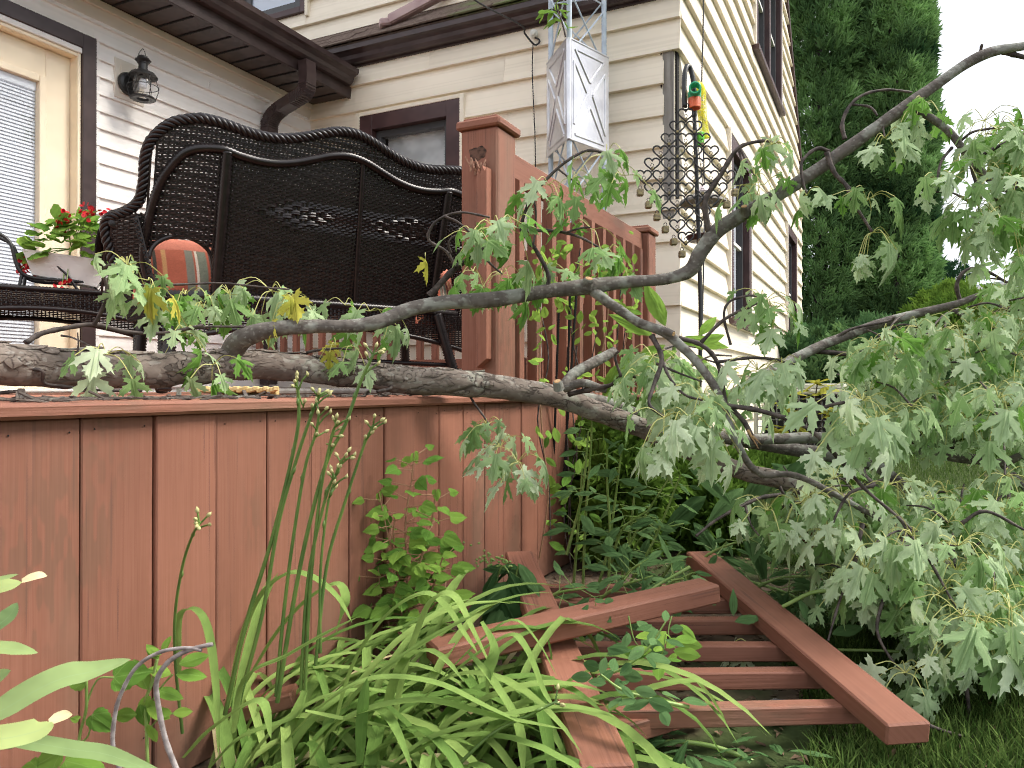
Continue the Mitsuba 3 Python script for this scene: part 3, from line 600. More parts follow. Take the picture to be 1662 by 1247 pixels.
# arms, seat, apron, legs
for sgn, nm in ((-1, 'arm'), (1, 'arm')):
    arm = numbered(sett + '__arm')
    path = [SP(sgn * 0.80, 0.11, 0.625), SP(sgn * 0.80, 0.22, 0.63), SP(sgn * 0.79, 0.40, 0.63), SP(sgn * 0.77, 0.58, 0.58), SP(sgn * 0.75, 0.62, 0.50)]
    wound(path, 0.021, 'arm_roll', arm)
    sw = []
    for z in np.arange(0.30, 0.64, 0.011):
        sw.append(tube([SP(sgn * (0.665 + 0.085 * (z - 0.3) / 0.35 + (0.0035 if (i + int(z * 1000)) % 2 else -0.0035)), d, z) for i, d in enumerate(np.arange(0.0, 0.60, 0.02))], 0.0035, 4, cap=False))
    for d in np.arange(0.0, 0.60, 0.02): sw.append(tube([SP(sgn * (0.665 + 0.085 * (z - 0.3) / 0.35), d, z) for z in (0.30, 0.47, 0.64)], 0.0035, 4, cap=False))
    obj('arm_weave', mesh_of(sw), 'wicker', arm, kind='stuff')
obj('seat', mesh_of([bar(SP(-0.66, 0.28, 0.345), SP(0.66, 0.28, 0.345), 0.52, 0.03, up=Z)]), 'wicker', sett)
ap_ = []
for z in np.arange(0.20, 0.36, 0.009):
    arc = 0.0
    run = [SP(t, 0.0 + (0.0038 if (i + int(z * 1000 / 9)) % 2 else -0.0038), z) for i, t in enumerate(np.arange(-0.66, 0.661, 0.018)) if z > 0.20 + 0.10 * (1 - (t / 0.66) ** 2) * 0.8 - 0.0]
    if len(run) > 3 and z > 0.285: ap_.append(tube(run, 0.0037, 4, cap=False))
    elif z <= 0.285:
        for sgn in (-1, 1):
            lim = 0.66 * math.sqrt(max(0, 1 - (z - 0.20) / 0.085)); r2 = [SP(sgn * t, (0.0038 if i % 2 else -0.0038), z) for i, t in enumerate(np.arange(lim, 0.661, 0.018))]
            if len(r2) > 2: ap_.append(tube(r2, 0.0037, 4, cap=False))
for t in np.arange(-0.66, 0.661, 0.018): ap_.append(tube([SP(t, 0, 0.36), SP(t, 0, 0.285 - 0.085 * (t / 0.66) ** 2)], 0.0035, 4, cap=False))
obj('apron_weave', mesh_of(ap_), 'wicker', sett, kind='stuff')
obj('apron_edge', tube(curve([SP(t, 0, 0.28 - 0.085 * (t / 0.66) ** 2) for t in np.linspace(-0.66, 0.66, 13)], 4), 0.011, 6)[:2], 'wicker', sett, smooth=True)
for t, d, ft, fd in ((-0.62, 0.02, -0.66, -0.02), (0.50, 0.0, 0.60, -0.04), (-0.62, 0.52, -0.64, 0.55), (0.62, 0.52, 0.66, 0.56)):
    lg = numbered(sett + '__leg'); wound([SP(t, d, 0.36), SP((t + ft) / 2, (d + fd) / 2, 0.18), SP(ft, fd, 0.012)], 0.024, 'post', lg)
wound([SP(-0.60, 0.02, 0.13), SP(-0.2, 0.27, 0.16), SP(0.56, 0.0, 0.13)], 0.010, 'stretcher', sett)
# striped cushions on it
def f_stripe(p, n, uv):
    s = uv.x * 7.0; k = cell_band(s)
    c = mi.Color3f(0.40, 0.11, 0.065)
    for lo, hi, col in ((0.16, 0.25, (0.20, 0.19, 0.15)), (0.27, 0.30, (0.62, 0.55, 0.45)), (0.30, 0.40, (0.19, 0.20, 0.15)), (0.43, 0.47, (0.06, 0.05, 0.045)), (0.52, 0.56, (0.58, 0.38, 0.20)), (0.60, 0.70, (0.30, 0.12, 0.07)), (0.74, 0.78, (0.60, 0.53, 0.44)), (0.80, 0.84, (0.07, 0.06, 0.05)), (0.9, 0.95, (0.52, 0.27, 0.12))):
        c = mix(c, col, smoothstep(lo - 0.006, lo + 0.006, k) * (1 - smoothstep(hi - 0.006, hi + 0.006, k)))
    c = mix(c, (0.50, 0.17, 0.115), smoothstep(0.34, 0.37, uv.y))
    return c * (0.88 + 0.24 * noise(p.x * 300, p.y * 300, p.z * 300))
def cell_band(s): return s - dr.floor(s)
mat('striped_cloth', proc(f_stripe), 0.9, 0.2, sheen=0.4)
mat('salmon_cloth', plain((0.52, 0.19, 0.13), (0.44, 0.14, 0.09), 40), 0.9, 0.2)
def pillow(centre, ex, ey, ez, w, h, t, label, group=None):
    n = 22; g = np.linspace(-1, 1, n); U, W_ = np.meshgrid(g, g, indexing='ij'); vs, fs, us = [], [], []
    for sg_ in (-1, 1):
        th = t * (np.clip(1 - U ** 2, 0, 1) * np.clip(1 - W_ ** 2, 0, 1)) ** 0.42
        pin = 1 - 0.06 * (U ** 2 * (1 - W_ ** 2) * 0 + W_ ** 2 * (1 - U ** 2) + U ** 2 * (1 - W_ ** 2))
        q = np.stack([U * w * pin, W_ * h * pin, sg_ * th + 0.006 * (meshkit.noise(np.stack([U * 3, W_ * 3, U * 0 + sg_], -1), 4) - .5)], -1).reshape(-1, 3)
        i, j = np.meshgrid(np.arange(n - 1), np.arange(n - 1), indexing='ij'); k = i * n + j
        f = np.stack([k, k + n, k + n + 1, k + 1], -1).reshape(-1, 4); f = np.vstack([f[:, :3], f[:, [0, 2, 3]]])
        vs.append(q); fs.append(f if sg_ > 0 else f[:, ::-1]); us.append(np.stack([U.ravel() * 0.105 + 0.05, W_.ravel()], 1))
    m, uv = join([(a, b, c) for a, b, c in zip(vs, fs, us)])
    key = thing('cushion', label, 'cushion', group)
    obj('cover', (m[0] @ np.stack([ex, ey, ez]) + centre, m[1]), 'striped_cloth', key, smooth=True, uv=uv)
    e = np.array([(-1, -1), (1, -1), (1, 1), (-1, 1), (-1, -1)]); ee = np.vstack([np.linspace(e[i], e[i + 1], 12, endpoint=False) for i in range(4)])
    pin = 1 - 0.06 * (ee[:, 1] ** 2 * (1 - ee[:, 0] ** 2) + ee[:, 0] ** 2 * (1 - ee[:, 1] ** 2))
    obj('piping', tube(np.stack([ee[:, 0] * w * pin, ee[:, 1] * h * pin, ee[:, 0] * 0], 1) @ np.stack([ex, ey, ez]) + centre, 0.006, 6, closed=True)[:2], 'salmon_cloth', key, smooth=True)
pillow(SP(-0.50, 0.16, 0.47), SD, unit(SN * 0.5 + Z), unit(np.cross(SD, unit(SN * 0.5 + Z))), 0.24, 0.15, 0.085, 'terracotta striped cushion showing through the left opening of the settee back')
pillow(SP(0.56, 0.14, 0.47), unit(SD * .8 + SN * .5), unit(SN * 0.25 + Z), unit(np.cross(unit(SD * .8 + SN * .5), unit(SN * .25 + Z))), 0.20, 0.16, 0.07, 'terracotta striped cushion showing at the right end of the settee')
sc_ = thing('seat_cushion', 'red seat pad of the settee, just visible at its right end', 'cushion'); del counts[sc_]
v, f, uv = bar(SP(0.12, 0.28, 0.40), SP(0.64, 0.28, 0.40), 0.46, 0.07, b=0.02); obj(sc_, (v, f), 'red_cushion', None)
wp = thing('back_pad', 'plain white and tan loose back pad leaning inside the settee', 'cushion')
mat('tan_cloth', (0.42, 0.26, 0.17), 0.9); mat('white_cloth', (0.72, 0.70, 0.68), 0.9)
v, f, uv = bar(SP(-0.62, 0.40, 0.60), SP(-0.40, 0.40, 0.60), 0.02, 0.05, b=0.008); obj('edge', (v, f), 'tan_cloth', wp)
v, f, uv = bar(SP(-0.66, 0.24, 0.57), SP(-0.55, 0.20, 0.565), 0.02, 0.09, b=0.008); obj('corner', (v, f), 'white_cloth', wp)

# ---------------------------------------------------------------- wicker table with the planter
tab = thing('wicker_table', 'dark brown wicker table under the geranium planter, cut by the left edge', 'table')
tc = at(62, 480, 3.55); TX, TY = SD, SN
tc = V(tc[0], tc[1], DZ)
def TP(a, b, z): return tc + TX * a + TY * b + Z * z
TW, TD, TZ = 0.50, 0.30, 0.455
obj('top', mesh_of([bar(TP(-TW, 0, TZ - 0.012), TP(TW, 0, TZ - 0.012), 2 * TD, 0.024, b=0.01)]), 'wicker', tab)
wv = []
for side in range(4):
    al, n_, ww, dd = ((TX, -TY, TW, TD), (TX, TY, TW, TD), (TY, -TX, TD, TW), (TY, TX, TD, TW))[side]
    aa = np.arange(-ww, ww + .001, 0.017)
    for z in np.arange(TZ - 0.165, TZ - 0.01, 0.0085):
        def keep(a): return z > TZ - 0.16 + 0.075 * (1 - (a / ww) ** 2)
        run = []
        for i, a in enumerate(aa):
            if keep(a): run.append(tc + al * a + n_ * (dd + (0.0036 if (i + int(z * 1000 / 8.5)) % 2 else -0.0036)) + Z * z)
            if (not keep(a) or i == len(aa) - 1):
                if len(run) > 2: wv.append(tube(run, 0.0037, 4, cap=False))
                run = []
    for a in aa: wv.append(tube([tc + al * a + n_ * dd + Z * (TZ - 0.01), tc + al * a + n_ * dd + Z * (TZ - 0.16 + 0.075 * (1 - (a / ww) ** 2))], 0.0034, 4, cap=False))
    obj('apron_edge', tube(curve([tc + al * a + n_ * dd + Z * (TZ - 0.165 + 0.075 * (1 - (a / ww) ** 2)) for a in np.linspace(-ww, ww, 11)], 3), 0.011, 6)[:2], 'wicker', tab, smooth=True)
    pth = [tc + al * a + n_ * dd + Z * (TZ - 0.008) for a in np.linspace(-ww, ww, 9)]; wound(pth, 0.012, 'top_edge', tab)
obj('apron_weave', mesh_of(wv), 'wicker', tab, kind='stuff')
for sa in (-1, 1):
    for sb in (-1, 1):
        lg = numbered(tab + '__leg'); wound([TP(sa * (TW - .03), sb * (TD - .03), TZ - 0.03), TP(sa * (TW - .03), sb * (TD - .03), 0.05)], 0.019, 'post', lg)
        obj('foot', lathe([(0, 0.055), (0.022, 0.05), (0.034, 0.028), (0.024, 0.002), (0, 0.0)], TP(sa * (TW - .03), sb * (TD - .03), 0.0), 14), 'wicker', lg, smooth=True)
# planter: a little iron wheelbarrow with a grey tin tub
pl = thing('wheelbarrow_planter', 'small iron wheelbarrow planter with white tin tub on the wicker table', 'planter')
p0 = at(120, 452, 3.45); p0 = V(p0[0], p0[1], DZ + TZ)
ux = unit(RT * 0.9 + FW0 * 0.45); uy = np.cross(Z, ux)
def PP(a, b, z): return p0 + ux * a + uy * b + Z * z
cs = [(-0.17, 0.055, 0.065, 0.09), (0.08, 0.045, 0.05, 0.13)]
tub = np.array([PP(a, b, z) for a, b, z in ((-.155, -.05, .06), (.09, -.05, .02), (.09, .05, .02), (-.155, .05, .06), (-.19, -.075, .165), (.16, -.075, .135), (.16, .075, .135), (-.19, .075, .165))])
obj('tub', trimesh.convex.convex_hull(tub), 'white_paint', pl)
for b in (-0.06, 0.06):
    obj('handle_bar', tube(curve([PP(.17, b * .4, .045), PP(-.05, b, .04), PP(-.19, b * 1.1, .06), PP(-.235, b * 1.2, .19), PP(-.30, b * 1.25, .235)], 5), 0.0075, 6)[:2], 'black_iron', pl, smooth=True)
    obj('stand', tube(curve([PP(-.19, b, .06), PP(-.20, b * 1.1, .0)], 3), 0.007, 6)[:2], 'black_iron', pl, smooth=True)
    obj('brace', tube(curve([PP(.02, b, .0), PP(-.02, b, .06), PP(-.06, b, .10)], 4), 0.005, 6)[:2], 'black_iron', pl, smooth=True)
wh = numbered(pl + '__wheel'); wc = PP(.12, -.02, .045)
obj('rim', tube([wc + ux * math.cos(a) * .045 + Z * math.sin(a) * .045 for a in aa_] if False else [wc + ux * math.cos(a) * .045 + Z * math.sin(a) * .045 for a in np.linspace(0, 2 * math.pi, 25)[:-1]], 0.004, 5, closed=True)[:2], 'black_iron', wh, smooth=True)
for i in range(6):
    a = i * math.pi / 3; obj('spoke', rod(wc, wc + ux * math.cos(a) * .045 + Z * math.sin(a) * .045, 0.0025, 5)[:2], 'black_iron', wh)

broom = thing('straw_broom', 'straw broom head lying flat on the deck behind the main log', 'broom')
bc = at(384, 622, 2.35); bc[2] = DZ + .012; bx = unit(V(RT[0], RT[1], 0)); mat('broom_straw', plain((0.55, 0.41, 0.17), (0.66, 0.52, 0.26), 60), 0.8)
for k in range(24):
    o = (k - 11.5) / 12; obj('bristle', bar(bc + bx * o * .075 + FW0 * .12 + Z * .004 * (k % 2), bc + bx * o * .125 + Z * (.005 + .003 * (k % 3)), .0155, .014, b=.002)[:2], 'broom_straw', broom)
put_bar('binding', bar(bc + bx * -.09 + FW0 * .12, bc + bx * .09 + FW0 * .12, .03, .03), 'broom_straw', broom)
obj('handle', rod(bc + FW0 * .13, bc + FW0 * .7 + bx * .5, .011, 8)[:2], 'weathered_wood', broom)

# ---------------------------------------------------------------- lattice mast, wires
mast = thing('lattice_mast', 'pale blue-grey triangular lattice mast with aluminium climbing guard beside the end wall', 'mast')
m0 = at(924, 150, 4.67); m0 = V(m0[0], m0[1], 0)
def camdir(deg): a = math.radians(deg); return RT * math.sin(a) + FW0 * math.cos(a)
legs = [m0, m0 + camdir(44) * 0.345, m0 + camdir(-16) * 0.345]
for q in legs: obj('leg', rod(q, q + Z * 7.0, 0.017, 10)[:2], 'galvanised', mast, smooth=40)
for i in range(3):
    a, b = legs[i], legs[(i + 1) % 3]; z = 0.10 + 0.05 * i
    while z < 6.6:
        obj('brace', rod(a + Z * z, b + Z * (z + 0.38), 0.0055, 5)[:2], 'galvanised', mast)
        obj('brace', rod(b + Z * (z + 0.02), a + Z * (z + 0.40), 0.0055, 5)[:2], 'galvanised', mast)
        obj('rung', rod(a + Z * (z + 0.42), b + Z * (z + 0.42), 0.0055, 5)[:2], 'galvanised', mast); z += 0.44
gd = numbered(mast + '__climbing_guard'); z0, z1 = E + 1.50, E + 2.105
labels[gd] = {'label': 'shiny embossed aluminium guard wrapped round the mast'}
for (a, b) in ((0, 1), (2, 0)):
    p, q = legs[a], legs[b]; d = unit(q - p); L = np.linalg.norm(q - p); out = np.cross(d, Z); mid_ = (legs[0] + legs[1] + legs[2]) / 3
    if out @ (p - mid_) < 0: out = -out
    o = out * 0.021
    put_bar('sheet', bar(p + o + Z * (z0 + z1) / 2 - d * 0.02, q + o + Z * (z0 + z1) / 2 + d * 0.02, z1 - z0, 0.003, up=out, b=0.001), 'aluminium', gd)
    def rib(s0, h0, s1, h1):
        A, B = p + d * L * s0 + o + out * 0.004 + Z * (z0 + h0 * (z1 - z0)), p + d * L * s1 + o + out * 0.004 + Z * (z0 + h1 * (z1 - z0))
        put_bar('rib', bar(A, B, 0.016, 0.008, up=out, b=0.0035), 'aluminium', gd)
    for tri in (((.08, .92), (.92, .92), (.5, .64)), ((.95, .80), (.95, .16), (.58, .52)), ((.05, .80), (.05, .16), (.42, .52)), ((.08, .06), (.92, .06), (.5, .40))):
        for k in range(3): rib(*tri[k], *tri[(k + 1) % 3])
    put_bar('hem', bar(p + o + Z * z0 - d * .02, q + o + Z * z0 + d * .02, 0.012, 0.012, b=0.004), 'aluminium', gd)
    put_bar('hem', bar(p + o + Z * z1 - d * .02, q + o + Z * z1 + d * .02, 0.012, 0.012, b=0.004), 'aluminium', gd)
obj('corner_roll', rod(legs[0] + (legs[0] - mid_) * 0.10 + Z * z0, legs[0] + (legs[0] - mid_) * 0.10 + Z * z1, 0.018, 12)[:2], 'aluminium', gd, smooth=40)
put_bar('wall_bracket', bar(legs[1] + Z * 2.0, V(XB, legs[1][1], 2.0), 0.02, 0.02), 'galvanised', mast)
cab = thing('service_cable', 'thin dark service cable from the sky to an insulator loop on the end wall', 'cable'); del counts[cab]
k1 = on(866, 60, 0, XB - 0.05)
obj(cab, mesh_of([tube(curve([at(700, -60, 4.2), at(770, 0, 4.6), on(845, 41, 0, XB - 0.22), on(852, 55, 0, XB - 0.12), on(868, 73, 0, XB - 0.06), on(876, 66, 0, XB - 0.05), k1], 8), 0.006, 6),
                  tube(curve([on(865, 72, 0, XB - 0.055), on(864, 120, 0, XB - 0.052), on(867, 190, 0, XB - 0.052), on(869, 262, 0, XB - 0.052), on(870, 480, 0, XB - 0.052)], 5), 0.0038, 5)]), 'wet_cable', None, smooth=True)
ins = thing('insulator', 'small white porcelain insulator on the end wall', 'insulator'); del counts[ins]
obj(ins, lathe([(0, -.05), (.012, -.05), (.014, -.02), (.026, -.018), (.028, 0), (.014, .004), (.02, .018), (0, .022)], on(866, 54, 0, XB - 0.065), 16, axis=-X), 'porcelain', None, smooth=30)
wir = thing('wall_wire', 'thin dark wire hanging down the side wall near the corner', 'cable'); del counts[wir]
obj(wir, tube(curve([on(1142, -40, 1, YC - .05), on(1141, 60, 1, YC - .05), on(1139, 140, 1, YC - .05), on(1143, 300, 1, YC - .05), on(1142, 420, 1, YC - .05), on(1140, 520, 1, YC - .05)], 4), 0.005, 5)[:2], 'wet_cable', None, smooth=True)

# ---------------------------------------------------------------- shepherd's crook with chime, feeder and coil toys
HZ = 3.9
crook = thing('shepherds_crook', 'black iron garden crook standing in the bed at the house corner', 'garden hook')
fb = on(1139, 640, 1, 0.0); base = at(1131, 300, HZ)
c0 = at(1126, 155, HZ); rz = 0
obj('pole', tube(curve([V(c0[0] + .02, c0[1], 0.0), at(1137, 540, HZ), at(1131, 300, HZ), at(1127, 190, HZ)], 6), 0.0105, 8)[:2], 'black_iron', crook, smooth=True)
obj('hook', tube(curve([at(1127, 190, HZ), at(1126, 140, HZ), at(1121, 113, HZ), at(1115, 108, HZ - .02), at(1111, 125, HZ - .04), at(1111, 168, HZ - .05), at(1114, 171, HZ - .05)], 6), 0.0125, 8)[:2], 'black_iron', crook, smooth=True)
chime = thing('heart_chime', 'black wire diamond of hearts hung with small brass bells on the garden crook', 'wind chime')
R_, U_ = RT, Z
def CP(px, py): return at(px, py, HZ - 0.05)
hs = V(0, 0, 0)
def heart(c, w, h):
    pts = []
    for a in np.linspace(0.0, math.pi, 13):
        x = 16 * math.sin(a) ** 3 / 16; y = (13 * math.cos(a) - 5 * math.cos(2 * a) - 2 * math.cos(3 * a) - math.cos(4 * a)) / 16
        pts.append((x, y))
    pts += [(-x, y) for x, y in pts[-2:0:-1]]
    return tube([c + R_ * x * w + U_ * (y + 0.1) * h for x, y in pts], 0.0044, 5, closed=True)
obj('ring', tube([CP(1113, 173) + R_ * math.cos(a) * .016 + U_ * math.sin(a) * .016 for a in np.linspace(0, 2 * math.pi, 17)[:-1]], 0.003, 5, closed=True)[:2], 'black_iron', chime, smooth=True)
stepx, stepy = 14.0, 21.6
def bell(c, s):
    bk = numbered(chime + '__bell')
    obj('cup', cham(s * 2, s * 2, s * 2.1, s * 0.25) if False else (cham(s * 2, s * 2, s * 2.1, s * 0.3)[0] @ np.stack([unit(R_), np.cross(U_, unit(R_)), U_]) + c, cham(s * 2, s * 2, s * 2.1, s * 0.3)[1]), 'brass_bell', bk)
    obj('hook', tube([c + U_ * (s + 0.010 + 0.008 * math.sin(a)) + R_ * 0.008 * math.cos(a) for a in np.linspace(-1.5, 4.0, 9)], 0.0017, 4)[:2], 'black_iron', bk)
for i in range(6):
    for j in range(6):
        px, py = 1113 + (i - j) * 13.6, 189 + (i + j) * 20.4 * 0.98
        obj('heart', heart(CP(px, py - 2), 0.0385, 0.036)[:2], 'black_iron', chime, smooth=True)
        bell(CP(px, py + 5), 0.0068)
    for sgn in (-1, 1):
        px, py = 1113 + sgn * (5 - i) * 13.6 + sgn * 0, 189 + (5 + i) * 20
        if not (sgn == 1 and i == 5): bell(CP(px + (-6 if sgn < 0 else 12) , py + 24), 0.0165)
feed = thing('bird_feeder', 'hanging bird feeder with dark weathered dome and clear tube behind the chime', 'bird feeder')
fc = at(1141, 325, HZ + 0.12)
obj('dome', lathe([(0, .05), (.03, .045), (.07, .02), (.118, -.005), (.122, -.018), (.10, -.012), (0, 0.0)], fc, 28), 'weathered_wood', feed, smooth=30)
obj('tube', lathe([(.036, -.008), (.036, -.20)], fc, 20), 'lamp_glass', feed, smooth=True)
mat('pale_pink', (0.70, 0.60, 0.62), 0.4)
obj('top_cone', lathe([(0, .085), (.03, .06), (.045, .04), (0, .04)], fc, 18), 'pale_pink', feed, smooth=30)
obj('tray', lathe([(0, -.20), (.07, -.20), (.085, -.185), (.088, -.19), (.07, -.215), (0, -.215)], fc, 24), 'maroon_paint', feed, smooth=30)
obj('hanger', rod(fc + Z * .08, at(1126, 180, HZ + .06), 0.002, 4)[:2], 'black_iron', feed)
mat('coil_green', (0.05, 0.42, 0.22), 0.35); mat('coil_orange', (0.85, 0.20, 0.10), 0.35); mat('coil_yellow', (0.82, 0.78, 0.05), 0.35); mat('coil_lime', (0.25, 0.75, 0.10), 0.35)
def helix(p, q, r, turns, wr, sag=0.0, n=14):
    d = q - p; F_ = frame(d); t = np.linspace(0, 1, int(turns * n)); a = t * turns * 2 * math.pi
    return tube(p + d * t[:, None] + F_[:, 1] * (np.cos(a) * r)[:, None] + F_[:, 2] * (np.sin(a) * r)[:, None] - Z * (sag * 4 * t * (1 - t))[:, None], wr, 5)
toy = thing('coil_toy', 'green and orange plastic spring toy hooked over the garden crook', 'spring toy')
obj('green_coil', helix(at(1128, 150, HZ - .02), at(1128, 142, HZ - .14), 0.026, 9, 0.0045)[:2], 'coil_green', toy, smooth=True)
obj('green_coil', helix(at(1127, 162, HZ - .03), at(1127, 150, HZ - .05), 0.03, 6, 0.004)[:2], 'coil_green', toy, smooth=True)
obj('orange_coil', helix(at(1127, 176, HZ - .04), at(1127, 160, HZ - .04), 0.028, 10, 0.0042)[:2], 'coil_orange', toy, smooth=True)
toy2 = thing('coil_toy', 'long stretched yellow and lime plastic spring toy hanging behind the chime', 'spring toy')
pp = curve([at(1124, 150, HZ + .05), at(1132, 139, HZ + .05), at(1138, 150, HZ + .05), at(1140, 190, HZ + .05), at(1145, 225, HZ + .06), at(1140, 216, HZ + .05)], 5)
for a, b, m in ((0, 6, 'coil_yellow'), (6, 12, 'coil_yellow'), (12, 20, 'coil_yellow')):
    for i in range(a, b): obj('loop', helix(pp[i], pp[i + 1], 0.022, 4, 0.0016)[:2], m, toy2)
obj('lime_end', helix(at(1136, 236, HZ + .02), at(1136, 216, HZ + .02), 0.020, 10, 0.003)[:2], 'coil_lime', toy2, smooth=True)

# ---------------------------------------------------------------- air conditioner, neighbour's house
ac = thing('air_conditioner', 'beige-topped air conditioner with wire grille against the side wall', 'air conditioner')
a0 = at(1392, 640, 6.5); ax1 = a0[0]; ax0 = ax1 - 0.74; ay = a0[1]
mat('ac_beige', plain((0.46, 0.46, 0.38), (0.40, 0.40, 0.33), 8), 0.5)
put_bar('core', box((ax0 + .05, ay + 0.06, 0.06), (ax1 - .05, ay + 0.66, 0.66)), 'black_gap', ac)
put_bar('lid', box((ax0 - .01, ay, 0.675), (ax1 + .01, ay + 0.74, 0.715), 0.012), 'ac_beige', ac)
put_bar('top_plate', box((ax0 + .06, ay + 0.07, 0.7155), (ax1 - .06, ay + 0.68, 0.76), 0.03), 'ac_beige', ac)
put_bar('base', box((ax0, ay + 0.01, 0.01), (ax1, ay + 0.73, 0.055), 0.01), 'ac_beige', ac)
for q in ((ax0, ay + 0.01), (ax1 - .03, ay + 0.01), (ax0, ay + 0.70), (ax1 - .03, ay + 0.70)): put_bar('corner_post', box((q[0], q[1], .056), (q[0] + .03, q[1] + .03, .674), axis=2), 'ac_beige', ac)
mat('grille_wire', (0.23, 0.24, 0.23), 0.4)
for x in np.arange(ax0 + .05, ax1 - .04, 0.055): obj('grille_wire', rod(V(x, ay + 0.016, .056), V(x, ay + 0.016, .674), 0.003, 4)[:2], 'grille_wire', ac)
for z in np.arange(0.09, 0.67, 0.055): obj('grille_wire', rod(V(ax0 + .03, ay + 0.02, z), V(ax1 - .03, ay + 0.02, z), 0.003, 4)[:2], 'grille_wire', ac)
for y in np.arange(0.06, 0.70, 0.055): obj('grille_wire', rod(V(ax0 + .005, ay + y, .056), V(ax0 + .005, ay + y, .674), 0.003, 4)[:2], 'grille_wire', ac)
for z in np.arange(0.09, 0.67, 0.055): obj('grille_wire', rod(V(ax0 + .008, ay + .03, z), V(ax0 + .008, ay + .70, z), 0.003, 4)[:2], 'grille_wire', ac)
nh = thing('neighbour_house', 'pale-roofed neighbouring house in the distance beyond the tall evergreens', 'house')
mat('far_roof', (0.55, 0.62, 0.64), 0.7); mat('far_siding', plain((0.50, 0.46, 0.39), (0.56, 0.52, 0.45), 1), 0.7)
h0 = at(1536, 466, 24); h1 = at(1760, 425, 20); dN = unit(V(h1[0] - h0[0], h1[1] - h0[1], 0)); nN = np.cross(Z, dN)
if nN @ FW0 < 0: nN = -nN
obj('wall', mesh_of([bar(V(h0[0], h0[1], 1.9) + nN * 2.5, V(h0[0], h0[1], 1.9) + nN * 2.5 + dN * 10, 4.0, 3.6)]), 'far_siding', nh)
zz = 3.70
for k in range(18): put_bar('siding_plank', bar(V(h0[0], h0[1], zz - .1 - k * .2) + nN * 0.485, V(h0[0], h0[1], zz - .1 - k * .2) + nN * 0.485 + dN * 10, 0.02, 0.19), 'far_siding', nh)
obj('roof', slab(V(h0[0], h0[1], zz) - dN * .3 + nN * .1, V(h0[0], h0[1], zz) + dN * 10.3 + nN * .1, V(h0[0], h0[1], zz + 1.0) + dN * 10.3 + nN * 3.2, V(h0[0], h0[1], zz + 1.0) - dN * .3 + nN * 3.2, 0.12), 'far_roof', nh)
put_bar('eave_board', bar(V(h0[0], h0[1], zz - .02) - dN * .3 + nN * .07, V(h0[0], h0[1], zz - .02) + dN * 10.3 + nN * .07, 0.04, 0.18), 'white_paint', nh)
# ---------------------------------------------------------------- leaves: outlines, bending, palettes
def leaf_mat(key, dark, pale, vein, rough=0.5, trans=0.5, spots=None):
    def fn(p, n, uv):
        k = dr.floor((uv.x + 1.0) / 10.0); t = k / 99.0; x, y = uv.x - 10.0 * k, dr.abs(uv.y)
        d = dr.minimum(y, dr.minimum(dr.abs(y - 1.05 * x - 0.0), dr.abs(y + 0.0 - 2.6 * (x + 0.02))) * 0.8)
        v = 1 - smoothstep(0.004, 0.018, d)
        c = mix(dark, pale, t) * (0.82 + 0.36 * fbm(p.x * 55, p.y * 55, p.z * 55, 2))
        c = mix(c, vein, 0.30 * v)
        return c if spots is None else mix(c, spots, smoothstep(0.72, 0.80, noise(p.x * 24, p.y * 24, p.z * 24)) * 0.6)
    scene[key] = {'type': 'principledthin', 'base_color': proc(fn), 'roughness': rough, 'diff_trans': trans * 2 * 0.5, 'spec_trans': 0.0, 'eta': 1.5}
def fill(outline, nsub=0):                       # half outline (x, y >= 0), base to tip -> mirrored triangles with a midrib
    o = np.array(outline, float); mid_ = np.linspace(o[-1, 0], o[0, 0], 6)[1:-1]
    half = sg.Polygon(np.vstack([o, np.stack([mid_, mid_ * 0], 1)]))
    m2 = trimesh.creation.triangulate_polygon(half, engine='earcut'); v, f = np.array(m2[0]), np.array(m2[1])
    v2, f2 = v * (1, -1), f[:, ::-1] + len(v)
    v, f = np.vstack([v, v2]), np.vstack([f, f2])
    m = trimesh.Trimesh(np.column_stack([v, v[:, 0] * 0]), f, process=False); m.merge_vertices()
    for _ in range(nsub): m = m.subdivide()
    return np.array(m.vertices)[:, :2], np.array(m.faces)
MAPLE = [(0, 0), (.02, .05), (-.07, .15), (-.09, .31), (-.01, .25), (.04, .31), (.09, .20), (.15, .15), (.19, .25), (.20, .37), (.29, .37), (.34, .50), (.40, .47), (.56, .60), (.51, .46), (.60, .40), (.49, .33), (.46, .24), (.36, .10), (.45, .11), (.55, .17), (.56, .28), (.65, .22), (.74, .26), (.73, .16), (.86, .14), (.85, .07), (1.03, 0)]
OVATE = [(0, 0), (-.05, .13), (-.03, .27), (.08, .37), (.17, .36), (.26, .40), (.33, .36), (.43, .36), (.50, .30), (.60, .28), (.67, .21), (.77, .17), (.84, .09), (1, 0)]
LANCE = [(0, 0), (.10, .07), (.25, .145), (.42, .175), (.60, .16), (.78, .10), (.92, .04), (1, 0)]
ROUND = [(0, 0), (-.10, .16), (-.10, .34), (.02, .46), (.16, .50), (.26, .55), (.38, .50), (.50, .50), (.60, .42), (.72, .36), (.80, .24), (.86, .12), (.88, 0)]
OVAL = [(0, 0), (.12, .12), (.30, .225), (.5, .255), (.7, .21), (.88, .11), (1, 0)]
def bent(out2d, droop, fold, curl, twist, seed):
    v, f = out2d; x, y = v[:, 0], v[:, 1]; r = np.random.RandomState(seed)
    z = -droop * np.clip(x, 0, None) ** 2 + fold * np.abs(y) - curl * y ** 2 * (1 + x) + twist * x * y + 0.05 * np.sin(x * 9 + seed) * np.abs(y) * 2 + 0.04 * (r.rand(len(x)) - .5)
    return np.column_stack([x, y, z]), f
def tone_uv(v2, tone): return np.column_stack([v2[:, 0] + 10.0 * int(np.clip(tone, 0, 1) * 99), v2[:, 1]])
